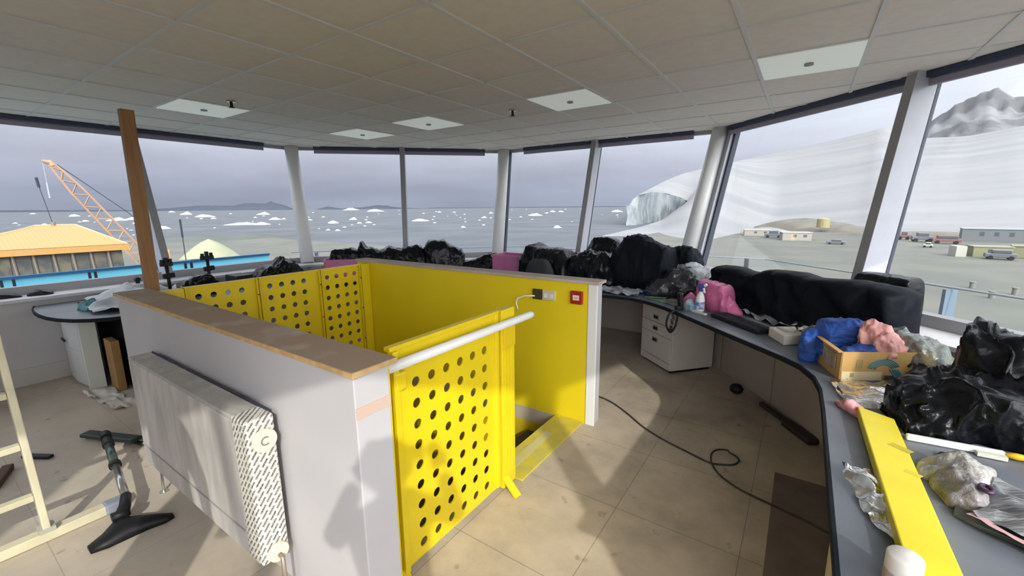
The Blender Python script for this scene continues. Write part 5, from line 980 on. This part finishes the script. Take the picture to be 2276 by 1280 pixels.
spec_lab = {(136.3, 374, 40): 'brightest long flat iceberg just right of the middle left mullion', (118.2, 228, 20): 'bright square iceberg nearest in the middle right window', (159.6, 818, 34): 'white iceberg in the left half of the window beside the timber',
            (156.2, 370, 60): 'long low white floe above the blue railing end', (121.2, 557, 34): 'ragged white iceberg right of the centre column', (141.8, 1589, 36): 'curved white iceberg on the horizon left of the middle mullion', (110.6, 871, 26): 'flat iceberg just left of the ice cliff', (144.6, 3200, 30): 'thin bright iceberg strip on the horizon'}
for i, (a, d, px) in enumerate(known+extra):
    wm = px/946*d; c = pol(a, d, SZ); hgt = min(wm*0.30, 7/946*d)*(0.8 if px > 25 else 1.0)
    if i < 5:
        o = BM[i].build('iceberg', BERG, origin=(0, 0, 0)); protos.append(o)
    else: o = protos[i % 5].copy(); C.objects.link(o)
    o.location = c; o.scale = (wm, wm, max(0.5, hgt)); o.rotation_euler = (0, 0, math.radians(a+90))
    if (a, d, px) in spec_lab: tag(o, spec_lab[(a, d, px)], 'iceberg')
    else:
        wn = [(165, 'left of the timber post'), (151, 'between the timber and the left column'), (138, 'between the left column and the thin mullion'), (125, 'between the thin mullion and the centre column'), (114, 'between the centre column and the next mullion'), (0, 'beside the ice cliff')]
        ds = 'near small' if d < 400 else ('small' if d < 900 else 'tiny distant')
        tag(o, ds+' white floe seen '+next(q for lim, q in wn if a > lim), 'iceberg', 'small ice floes on the sea')
    if (a, d, px) in spec_lab and 'group' in o: del o['group']

# ------------------------------------------------------------------ buildings and vehicles outside
def local(az, d, rot=0.0):
    """frame at a place: u to the right as seen from the tower, v away"""
    c = pol(az, d, 0); v = c.normalized(); v = Matrix.Rotation(rot, 3, 'Z')@v; u = Vector((v.y, -v.x, 0)); return lambda x, y, z: c+u*x+v*y+Vector((0, 0, z))
def fbox(mb, L_, x0, x1, y0, y1, z0, z1, mi=0):
    vs = [L_(x, y, z) for z in (z0, z1) for x, y in ((x0, y0), (x1, y0), (x1, y1), (x0, y1))]
    mb.add(vs, [(3, 2, 1, 0), (4, 5, 6, 7), (0, 1, 5, 4), (1, 2, 6, 5), (2, 3, 7, 6), (3, 0, 4, 7)], mi); return mb
# yellow-roofed building
t = thing('building', 'long building with a yellow hipped metal roof and slanting window strips', 'building', tuple(pol(171.5, 36, GZ)))
L_ = local(171.5, 36, math.radians(3))
def roofmat():
    m = bpy.data.materials.new('yellow_ribbed_roof'); m.use_nodes = True; t_ = m.node_tree; b = t_.nodes['Principled BSDF']
    co = t_.nodes.new('ShaderNodeTexCoord'); wv_ = t_.nodes.new('ShaderNodeTexWave'); wv_.bands_direction = 'Y'; wv_.inputs['Scale'].default_value = 1.6; t_.links.new(co.outputs['Object'], wv_.inputs[0])
    r = t_.nodes.new('ShaderNodeValToRGB'); t_.links.new(wv_.outputs[0], r.inputs[0]); r.color_ramp.elements[0].color = (0.44, 0.245, 0.08, 1); r.color_ramp.elements[1].color = (0.49, 0.285, 0.105, 1); t_.links.new(r.outputs[0], b.inputs['Base Color']); b.inputs['Roughness'].default_value = 0.6; return m
ROOFM = roofmat()
ez, rz_ = -0.45, 1.62-40.2*math.tan(math.radians(1.27))
xl, xr = -4.2, 3.35
mb = MB(); e = [L_(xl, 0, ez), L_(xr, 0, ez), L_(xr, 8.4, ez), L_(xl, 8.4, ez)]; r0, r1 = L_(-0.25, 4.2, rz_), L_(1.55, 4.2, rz_)
mb.add(e+[r0, r1], [(0, 1, 5, 4), (1, 2, 5), (2, 3, 4, 5), (3, 0, 4), (3, 2, 1, 0)]); mb.build('roof', ROOFM, t)
mb = MB(); fbox(mb, L_, xl-.05, xr+.05, -0.08, 8.45, ez-0.36, ez-0.02); mb.build('fascia', mat('yellow_fascia', (0.46, 0.25, 0.06), 0.6), t)
mb = MB(); mb.tube([r0, r1], 0.06, 6); mb.tube([e[0], r0], 0.05, 6); mb.tube([e[1], r1], 0.05, 6); mb.build('ridge_cap', mat('pale_yellow_cap', (0.52, 0.40, 0.24), 0.6), t)
mb = MB(); fbox(mb, L_, xl+.3, xr-.3, 0.3, 8.0, GZ, ez-0.36); mb.build('wall', mat('grey_brown_cladding', (0.15, 0.13, 0.12), 0.7, nscale=1.2, col2=(0.07, 0.075, 0.09), detail=3), t)
mb_x = [xl+.35+i*0.78 for i in range(10)]
for x in mb_x:
    if x > xr-.2: continue
    mb = MB(); mb.bar(L_(x-0.0, 0.14, ez-0.36), L_(x+0.12, 0.24, ez-2.6), 0.07, 0.07); mb.build('window_strut', mat('pale_strut', (0.26, 0.22, 0.17), 0.6), t)
for x in mb_x[:-1]:
    if x > xr-.9: continue
    mb = MB(); fbox(mb, L_, x+.12, x+.66, 0.24, 0.29, ez-2.3, ez-0.45); mb.build('window', mat('dull_window', (0.035, 0.04, 0.045), 0.5, nscale=2.0, col2=(0.09, 0.08, 0.055), spec=0.2), t)
mb = MB(); mb.bar(L_(xl-1.6, 0.1, ez-.36), L_(xl+.5, 0.1, ez-2.4), 0.12, 0.12); fbox(mb, L_, xl-3.4, xl-.4, 0.4, 6, GZ, ez-0.6); mb.build('side_wing', mat('pale_green_wing', (0.32, 0.32, 0.21), 0.7), t)
an = L_(0.55, 4.2, rz_); t2 = thing('antenna', 'thin mast with a dark tip on the yellow roof ridge', 'antenna', tuple(an))
mb = MB(); mb.tube([an, L_(0.25, 4.2, rz_+2.6)], 0.018, 6); mb.build('mast', DRK, t2); mb = MB(); mb.tube([L_(0.27, 4.2, rz_+2.35), L_(0.23, 4.2, rz_+2.95)], 0.07, 8); mb.build('antenna_tip', DRK, t2); MB().tube([an-Vector((0, 0, .1)), an+Vector((0, 0, .2))], 0.12, 8).build('mount', mat('brown_mount', (0.15, 0.10, 0.07), .6), t2)
# crane
t = thing('crane', 'orange lattice-boom crane behind the yellow roof', 'crane', tuple(pol(164.9, 62, GZ)))
ORA = mat('faded_orange_paint', (0.44, 0.255, 0.16), 0.6, noise_amt=0.15, nscale=.5)
bA = pol(165.2, 60, 1.62-60*math.tan(math.radians(5.0))); bB = pol(170.3, 60, 1.62+60*math.tan(math.radians(4.0)))
ax = (bB-bA).normalized(); sdv = ax.cross(Vector((0, 0, 1))).normalized(); uv = sdv.cross(ax).normalized()
mb = MB(); NB = 16
for s1, s2 in ((-1, -1), (1, -1), (1, 1), (-1, 1)):
    mb.tube([bA+sdv*s1*.55+uv*s2*.62, bA.lerp(bB, .75)+sdv*s1*.45+uv*s2*.48, bB+sdv*s1*.2+uv*s2*.2], 0.10, 6)
def cs(u): k = .62-.14*(u/.75) if u < .75 else .48-.28*(u-.75)/.25; return k
for i in range(NB):
    u0, u1 = i/NB, (i+1)/NB; p, q = bA.lerp(bB, u0), bA.lerp(bB, u1); k0, k1 = cs(u0), cs(u1); sg = 1 if i % 2 else -1
    for s1 in (-1, 1): mb.tube([p+sdv*s1*k0*.9+uv*sg*k0, q+sdv*s1*k1*.9-uv*sg*k1], 0.05, 5)
    for s2 in (-1, 1): mb.tube([p+sdv*sg*k0*.9+uv*s2*k0, q-sdv*sg*k1*.9+uv*s2*k1], 0.05, 5)
mb.build('boom', ORA, t)
mb = MB(); hp = bB+ax*0.3; mb.tube([bB, hp+Vector((0, 0, .25))], [0.3, 0.15], 8); tipv = pol(170.9, 60, hp.z+0.15); mb.tube([hp, tipv], [0.22, 0.12], 8); mb.build('boom_head', ORA, t)
mb = MB(); mb.tube([bB+uv*.3, bA.lerp(bB, .45)+uv*1.9, pol(164.2, 60, -0.6)], 0.035, 5); mb.build('stay_cable', DRK, t)
mb = MB(); mb.tube([tipv, tipv+Vector((0, 0, -3.4))], 0.022, 5); mb.tube([tipv+Vector((0, 0, -2.0)), tipv+Vector((0, 0, -3.4))], 0.06, 6); mb.build('hook_line', mat('faint_grey', (0.25, 0.27, 0.33), .6), t)
mb = MB(); Lc = local(164.6, 61); fbox(mb, Lc, -1.0, 1.6, -1.2, 1.2, GZ+2.8, GZ+6.2); mb.build('cab', mat('crane_yellow', (0.46, 0.28, 0.09), 0.6), t)
mb = MB(); fbox(mb, Lc, -2.2, 2.0, -1.6, 1.6, GZ, GZ+2.8); mb.build('undercarriage', mat('rusty_red', (0.36, 0.16, 0.10), 0.8), t)
# clutter behind the railing, tent
def simple_vehicle(name, label, az, d, l, h, w, body, rot=0.0, cabfrac=0.5, cat='vehicle', z0=GZ, group=None):
    t = thing(name, label, cat, tuple(pol(az, d, z0)), group); L_ = local(az, d, rot)
    mb = MB(); fbox(mb, L_, -l/2, l/2, -w/2, w/2, z0+h*.22, z0+h*.62); mb.build('body', body, t, bevel=0.1)
    mb = MB(); fbox(mb, L_, -l/2*cabfrac, l/2*cabfrac*1.1, -w/2*.9, w/2*.9, z0+h*.62, z0+h); mb.build('cabin', body, t, bevel=0.15)
    mb = MB(); fbox(mb, L_, -l/2*cabfrac*.9, l/2*cabfrac, -w/2*.92-.02, w/2*.92+.02, z0+h*.66, z0+h*.92); mb.build('glazing', mat('vehicle_glass', (0.06, 0.07, 0.08), 0.2), t)
    for s1 in (-1, 1):
        for s2 in (-1, 1):
            c = L_(s1*l*.32, s2*w/2, z0+h*.2); mb = MB(); mb.cyl(c-(L_(0, 1, 0)-L_(0, 0, 0))*.12, h*.2, .24, 14, L_(0, 1, 0)-L_(0, 0, 0)); mb.build('wheel', BLK, t)
    return t
def hut(name, label, az, d, l, h, w, wallm, roofm, rot=0.0, door=True, pitched=0.0, z0=GZ, cat='hut', nwin=2):
    t = thing(name, label, cat, tuple(pol(az, d, z0))); L_ = local(az, d, rot)
    mb = MB(); fbox(mb, L_, -l/2, l/2, -w/2, w/2, z0, z0+h); mb.build('wall', wallm, t)
    mb = MB()
    if pitched: 
        vs = [L_(-l/2-.2, -w/2-.2, z0+h), L_(l/2+.2, -w/2-.2, z0+h), L_(l/2+.2, w/2+.2, z0+h), L_(-l/2-.2, w/2+.2, z0+h), L_(-l/2-.2, 0, z0+h+pitched), L_(l/2+.2, 0, z0+h+pitched)]
        mb.add(vs, [(0, 1, 5, 4), (2, 3, 4, 5), (1, 2, 5), (3, 0, 4), (3, 2, 1, 0)])
    else: fbox(mb, L_, -l/2-.15, l/2+.15, -w/2-.15, w/2+.15, z0+h, z0+h+.18)
    mb.build('roof', roofm, t)
    if door:
        mb = MB(); fbox(mb, L_, -.15*l-.5, -.15*l+.5, -w/2-.03, -w/2+.02, z0, z0+min(2.0, h*.8)); mb.build('door', mat('hut_door', (0.30, 0.22, 0.14), .6), t)
    for i in range(nwin):
        x = l*(-.35+.7*(i+.5)/nwin); mb = MB(); fbox(mb, L_, x+.3, x+1.2, -w/2-.03, -w/2+.02, z0+h*.45, z0+h*.78); mb.build('window', mat('vehicle_glass'), t) if False else mb.build('window', MATS.get('vehicle_glass') or mat('vehicle_glass', (0.06, 0.07, 0.08), 0.2), t)
    return t
mat('vehicle_glass', (0.06, 0.07, 0.08), 0.2)
CRW = mat('cream_hut_wall', (0.36, 0.335, 0.30), 0.7); WHH = mat('white_hut_wall', (0.46, 0.46, 0.40), 0.7); OLV = mat('olive_hut_wall', (0.26, 0.26, 0.16), 0.8); GRW = mat('blue_grey_cladding', (0.17, 0.19, 0.205), 0.7)
hut('hut', 'small white and cream hut in front of the brown mound', 90.7, 157, 7.6, 2.3, 4, CRW, WHH, 0.25, True, 0)
hut('hut', 'low pale building with a grey end under the snow patch', 94.4, 176, 8.5, 1.9, 4, CRW, WHH, 0.1, False, 0)
simple_vehicle('tracked_vehicle', 'dark vehicle parked left of the white hut', 92.8, 165, 5.0, 2.4, 2.4, mat('dark_grey_vehicle', (0.09, 0.09, 0.11), .5))
tk = thing('storage_tank', 'small yellow tank on the brown bank', 'tank', tuple(pol(88.3, 215, GZ+1.2)))
c = pol(88.3, 212, GZ+1.6); MB().cyl(c, 2.2, 3.4, 16).build('tank_body', mat('faded_yellow_tank', (0.36, 0.32, 0.16), .6), tk); MB().cyl(c+Vector((0, 0, 3.4)), 2.2, .5, 16, r2=.4).build('tank_lid', MATS['faded_yellow_tank'], tk)
simple_vehicle('jeep', 'dark low vehicle just left of the right mullion', 87.0, 146, 4.2, 1.3, 2.0, MATS['dark_grey_vehicle'])
RED = mat('faded_red_vehicle', (0.22, 0.10, 0.10), .6)
simple_vehicle('tracked_vehicle', 'small red vehicle beside the right mullion', 83.2, 176, 2.6, 2.2, 2.2, RED)
simple_vehicle('tracked_vehicle', 'second small red vehicle below the snow', 81.7, 176, 2.6, 2.4, 2.2, RED)
simple_vehicle('truck', 'dark truck right of the red vehicles', 80.4, 168, 4.6, 2.6, 2.4, MATS['dark_grey_vehicle'], 0.2)
simple_vehicle('tracked_vehicle', 'long red tracked vehicle beside the dark truck', 78.7, 164, 5.6, 2.2, 2.4, RED, 0.1, 0.7)
simple_vehicle('car', 'tiny white vehicle on the gravel before the dark truck', 79.9, 147, 1.8, 1.3, 1.5, WHH)
hut('building', 'blue-grey flat station building behind the olive huts', 76.0, 184, 12.0, 3.4, 8, GRW, mat('dark_roof', (0.18, 0.20, 0.22), .7), 0.1, False, 0.0, cat='building', nwin=3)
hut('hut', 'olive hut with a bright white end wall', 75.9, 129, 5.6, 2.0, 3.0, OLV, mat('olive_roof', (0.30, 0.30, 0.22), .7), 0.35, False, 0.0, nwin=2)
mb = MB(); L2 = local(77.6, 127, .35); fbox(mb, L2, -1.6, 0.0, -2.2, 1.2, GZ, GZ+2.1); tag(mb.build('container', WHH), 'bright white container end at the left of the olive hut', 'container')
hut('hut', 'second olive hut at the right edge of the frame', 73.2, 132, 6.5, 2.2, 3.0, OLV, MATS['olive_roof'], 0.1, False, 0, nwin=1)
simple_vehicle('car', 'grey car parked between the olive huts', 75.2, 124, 4.2, 1.9, 1.9, mat('grey_car_paint', (0.14, 0.15, 0.17), .4), 0.15, .6)
for lab, a, d in (('left of three small dark bollards by the track', 76.5, 79), ('middle small dark bollard by the track', 75.2, 72), ('right of three small dark bollards near the frame edge', 73.9, 77)):
    p = pol(a, d, GZ); mb = MB(); mb.cyl(p, .28, .75, 10); mb.cyl(p+Vector((0, 0, .75)), .34, .1, 10); tag(mb.build('bollard', mat('bollard_grey', (0.12, 0.12, 0.11), .7)), lab, 'bollard', 'small bollards on the gravel')
# tent and clutter beyond the blue railing
t = thing('storage_tent', 'pale yellow-green domed tent beyond the blue railing', 'tent', tuple(pol(159.6, 92, GZ)))
c = pol(159.6, 92, GZ); u_ = Vector((c.y, -c.x, 0)).normalized(); v_ = c.normalized(); vs = []
for j in range(7):
    f = j/6; 
    for k in range(24):
        a = 2*PI*k/24; r_ = (1-f)**.75; vs.append(c+u_*math.cos(a)*4.6*r_+v_*math.sin(a)*3.0*r_+Vector((0, 0, 2.2+3.4*f-.0)))
mb = MB(); mb.add(vs, [(j*24+k, j*24+(k+1) % 24, (j+1)*24+(k+1) % 24, (j+1)*24+k) for j in range(6) for k in range(24)]); mb.build('canopy', mat('pale_yellow_green', (0.33, 0.34, 0.22), .7, noise_amt=.15, nscale=.4), t, smooth=True)
mb = MB(); mb.tube([c, c+Vector((0, 0, 2.25))], 2.9, 20); mb.build('tent_wall', mat('pale_tent_wall', (0.5, 0.47, 0.38), .7), t)
hut('hut', 'small pink and orange hut by the crane beyond the blue railing', 162.0, 52, 2.2, 4.6, 2.0, mat('pink_orange_hut', (0.42, 0.28, 0.20), .7), mat('tan_roof', (0.36, 0.28, 0.17), .7), 0, False, .6, nwin=1)
hut('hut', 'pale hut just behind the timber post beyond the blue railing', 163.9, 42, 2.6, 5.5, 2.0, mat('pale_pink_hut', (0.40, 0.33, 0.30), .7), MATS['tan_roof'], 0, False, .4, nwin=1)
simple_vehicle('truck', 'dark truck between the orange hut and the tent', 160.9, 80, 3.4, 3.0, 2.4, MATS['dark_grey_vehicle'])
mb = MB(); p = pol(161.8, 60, GZ); mb.tube([p, p+Vector((0, 0, 9.6))], .05, 6); mb.tube([p+Vector((0, 0, 7.6)), p+Vector((0, 0, 9.6))], .10, 6); tag(mb.build('radio_mast', DRK), 'thin dark radio mast beyond the railing between the timber and the column', 'mast')

# ------------------------------------------------------------------ the people whose shadows fall on the wall
def person(label, base, facing, arms, shirt, trous, h=1.78, skin=(0.55, 0.36, 0.27)):
    bx, by = base; ca_, sa_ = math.cos(facing), math.sin(facing)
    def P(f, l, z): return (bx+f*ca_-l*sa_, by+f*sa_+l*ca_, z*h/1.78)       # f forward, l left
    t = thing('person', label, 'person', (bx, by, 0))
    def skinned(name, pts, edges, rad, m, root=0, sub=2):
        me = bpy.data.meshes.new(name); org = Vector((bx, by, 0)); me.from_pydata([Vector(p)-org for p in pts], edges, []); me.materials.append(m)
        o = bpy.data.objects.new(name, me); link(o, t); md = o.modifiers.new('k', 'SKIN'); md.use_smooth_shade = True
        for i, r in enumerate(rad): me.skin_vertices[0].data[i].radius = (r, r) if not isinstance(r, tuple) else r
        for i in range(len(pts)): me.skin_vertices[0].data[i].use_root = (i == root)
        s_ = o.modifiers.new('u', 'SUBSURF'); s_.levels = sub; s_.render_levels = sub; return o
    pts = [P(0, 0, .98), P(0, 0, 1.15), P(0.01, 0, 1.32), P(0, 0, 1.45), P(0, 0, 1.53)]; e = [(0, 1), (1, 2), (2, 3), (3, 4)]; r = [(.17, .12), (.16, .115), (.19, .125), (.12, .09), (.055, .055)]
    for s_, arm in ((1, arms[0]), (-1, arms[1])):
        n0 = len(pts); pts += [P(0, s_*.19, 1.43)]+[P(*q) for q in arm]; r += [.065, .052, .038]; e += [(3, n0), (n0, n0+1), (n0+1, n0+2)]
    for s_ in (1, -1):
        n0 = len(pts); pts += [P(0, s_*.09, .90), P(.02, s_*.11, .50), P(-.01, s_*.12, .09), P(.12, s_*.13, .045)]; r += [.095, .062, .045, .04]; e += [(0, n0), (n0, n0+1), (n0+1, n0+2), (n0+2, n0+3)]
    skinned('body', pts, e, r, shirt)
    skinned('neck', [P(0, 0, 1.47), P(.01, 0, 1.56)], [(0, 1)], [.058, .055], mat('skin', skin, .5))
    def shell(name, fn, m, nu=28, nv=22):
        mb = MB(); vs = [Vector(P(*fn(2*PI*i/nu, PI*j/nv))) for j in range(nv+1) for i in range(nu)]
        mb.add(vs, [(j*nu+i, j*nu+(i+1) % nu, (j+1)*nu+(i+1) % nu, (j+1)*nu+i) for j in range(nv) for i in range(nu)]); return mb.build(name, m, t, smooth=True)
    def head(a, p):      # a = 0 faces forward, p from crown to chin
        x, y, z = math.sin(p)*math.cos(a), math.sin(p)*math.sin(a), math.cos(p)
        w = 0.074*(1-0.28*max(0, -z)**1.3); f_ = 0.094*(1-0.10*max(0, -z)) if x > 0 else 0.098*(1-0.35*max(0, -z))
        q = [x*f_, y*w, 1.655+z*0.115]; front = max(0.0, x)
        g = lambda yy, zz, sy, sz: math.exp(-((q[1]-yy)/sy)**2-((q[2]-zz)/sz)**2)*front
        q[0] += 0.026*g(0, 1.632, .012, .018)+0.012*g(0, 1.655, .009, .022)-0.010*(g(.03, 1.662, .014, .012)+g(-.03, 1.662, .014, .012))+0.006*g(0, 1.682, .045, .010)+0.006*g(0, 1.596, .022, .007)+0.010*g(0, 1.556, .022, .016)
        return q
    shell('head', head, MATS['skin'], 40, 34)
    hairm = mat('brown_hair', (.07, .045, .03), .7)
    def hair(a, p):
        p2 = p/PI*(1.02 if math.cos(a) > 0.35 else 1.75)*(1.0-0.0*a); x, y, z = math.sin(p2)*math.cos(a), math.sin(p2)*math.sin(a), math.cos(p2)
        return [x*0.103-0.002, y*0.082, 1.658+z*0.124]
    shell('hair', hair, hairm)
    for s_ in (1, -1):
        e1 = MB(); c = Vector(P(-.005, s_*.076, 1.648)); f3 = Vector((ca_, sa_, 0)); e1.tube([c+Vector((0, 0, z))+f3*0.006*math.sin(z*80) for z in (-.028, -.02, -.008, .006, .018, .026)], [.004, .009, .010, .013, .012, .005], 10); e1.build('ear', MATS['skin'], t, smooth=True)
        c = Vector(P(.079, s_*.030, 1.661)); e2 = MB(); e2.tube([c-f3*.008, c, c+f3*.005, c+f3*.008], [.011, .012, .009, .003], 14); ey = e2.build('eye', mat('eye_white', (.7, .68, .65), .3), t, smooth=True)
        MB().tube([c+f3*.006, c+f3*.0095], [.0055, .004], 12).build('iris', mat('dark_iris', (.05, .03, .02), .3), ey)
        MB().bar(P(.092, s_*.016, 1.683), P(.084, s_*.044, 1.684), .006, .006).build('eyebrow', hairm, t)
    MB().tube([P(.083, -.024, 1.597), P(.092, -.010, 1.599), P(.094, 0, 1.598), P(.092, .010, 1.599), P(.083, .024, 1.597)], [.002, .005, .0055, .005, .002], 10).build('mouth', mat('lips', (.42, .18, .15), .5), t, smooth=True)
    trm = mat('dark_trousers', (.035, .04, .055), .8); tm = MB()
    for s_ in (1, -1): tm.tube([P(0, s_*.085, 1.0), P(0, s_*.09, .90), P(.012, s_*.10, .70), P(.02, s_*.11, .50), P(0, s_*.115, .28), P(-.008, s_*.12, .09)], [.085, .105, .092, .075, .068, .066], 18)
    tm.build('trousers', trm, t, smooth=True)
    for s_ in (1, -1): MB().tube([P(-.07, s_*.12, .045), P(-.03, s_*.12, .05), P(.06, s_*.125, .045), P(.14, s_*.13, .035), P(.17, s_*.13, .028)], [.025, .043, .042, .034, .012], 14).build('boot', BLK, t, smooth=True)
    for s_, arm in ((1, arms[0]), (-1, arms[1])):
        w_ = Vector(P(*arm[1])); d = (w_-Vector(P(*arm[0]))).normalized(); sd_ = d.cross(Vector((0, 0, 1)))
        if sd_.length < .1: sd_ = Vector((1, 0, 0))
        sd_.normalize(); pts = [w_, w_+d*.06]; r = [.03, .036]; e = [(0, 1)]
        for k in range(4):
            n0 = len(pts); o_ = (k-1.5)*.02; pts += [w_+d*.10+sd_*o_, w_+d*(.135+(.01 if k in (1, 2) else 0))+sd_*o_, w_+d*(.155+(.01 if k in (1, 2) else 0))+sd_*o_-Vector((0, 0, .015))]; r += [.010, .009, .007]; e += [(1, n0), (n0, n0+1), (n0+1, n0+2)]
        n0 = len(pts); pts += [w_+d*.05+sd_*.04, w_+d*.08+sd_*.06]; r += [.011, .009]; e += [(0, n0), (n0, n0+1)]
        skinned('hand', pts, e, r, mat('skin'))if False else skinned('hand', pts, e, r, MATS['skin'])
    return t
az_v = math.atan2(.826, -.563)
person('person in a dark jacket standing behind the picture, arms raised to hold up a phone', (0.12, -0.20), az_v, [[(.12, .28, 1.28), (.20, .17, 1.50)], [(.12, -.28, 1.28), (.20, -.17, 1.50)]], mat('dark_jacket', (.05, .06, .08), .7), None)
ph = Vector((0.03, -0.045, 1.615)); o_ = MB(); o_.bar(ph+Vector((-.826, -.563, 0))*.08, ph+Vector((.826, .563, 0))*.08, 0.009, 0.075); tag(o_.build('phone', BLK, bevel=.004), 'black phone held up by the person behind the picture', 'phone')
person('person in work clothes standing left of the photographer near the rear windows', (-1.42, -0.34), math.radians(100), [[(.05, .27, 1.17), (.12, .22, .95)], [(.05, -.27, 1.17), (.12, -.22, .95)]], mat('work_clothes', (.10, .10, .12), .7), None, 1.74)

# outdoor colours darkened evenly, exposure balance put into the base colours
def tone(name, f):
    m = MATS[name]; b = m.node_tree.nodes['Principled BSDF']; c = b.inputs['Base Color'].default_value; b.inputs['Base Color'].default_value = (c[0]*f, c[1]*f, c[2]*f, 1)
    for n in m.node_tree.nodes:
        if n.type == 'VALTORGB':
            for e in n.color_ramp.elements: e.color = (e.color[0]*f, e.color[1]*f, e.color[2]*f, 1)
MATS['yellow_ribbed_roof'] = ROOFM
for n_ in ('yellow_ribbed_roof', 'yellow_fascia', 'pale_yellow_cap', 'pale_strut', 'pale_green_wing', 'faded_orange_paint', 'pale_yellow_green', 'cream_hut_wall', 'white_hut_wall', 'olive_hut_wall', 'blue_grey_cladding', 'faded_yellow_tank', 'faded_red_vehicle', 'olive_roof', 'pink_orange_hut', 'pale_pink_hut', 'tan_roof', 'olive_brown_rock', 'green_grey_shore', 'dark_shore', 'crane_yellow', 'hazed_rock_and_snow', 'hazed_blue_grey_hills', 'grey_car_paint', 'grey_brown_cladding'):
    tone(n_, 0.60)
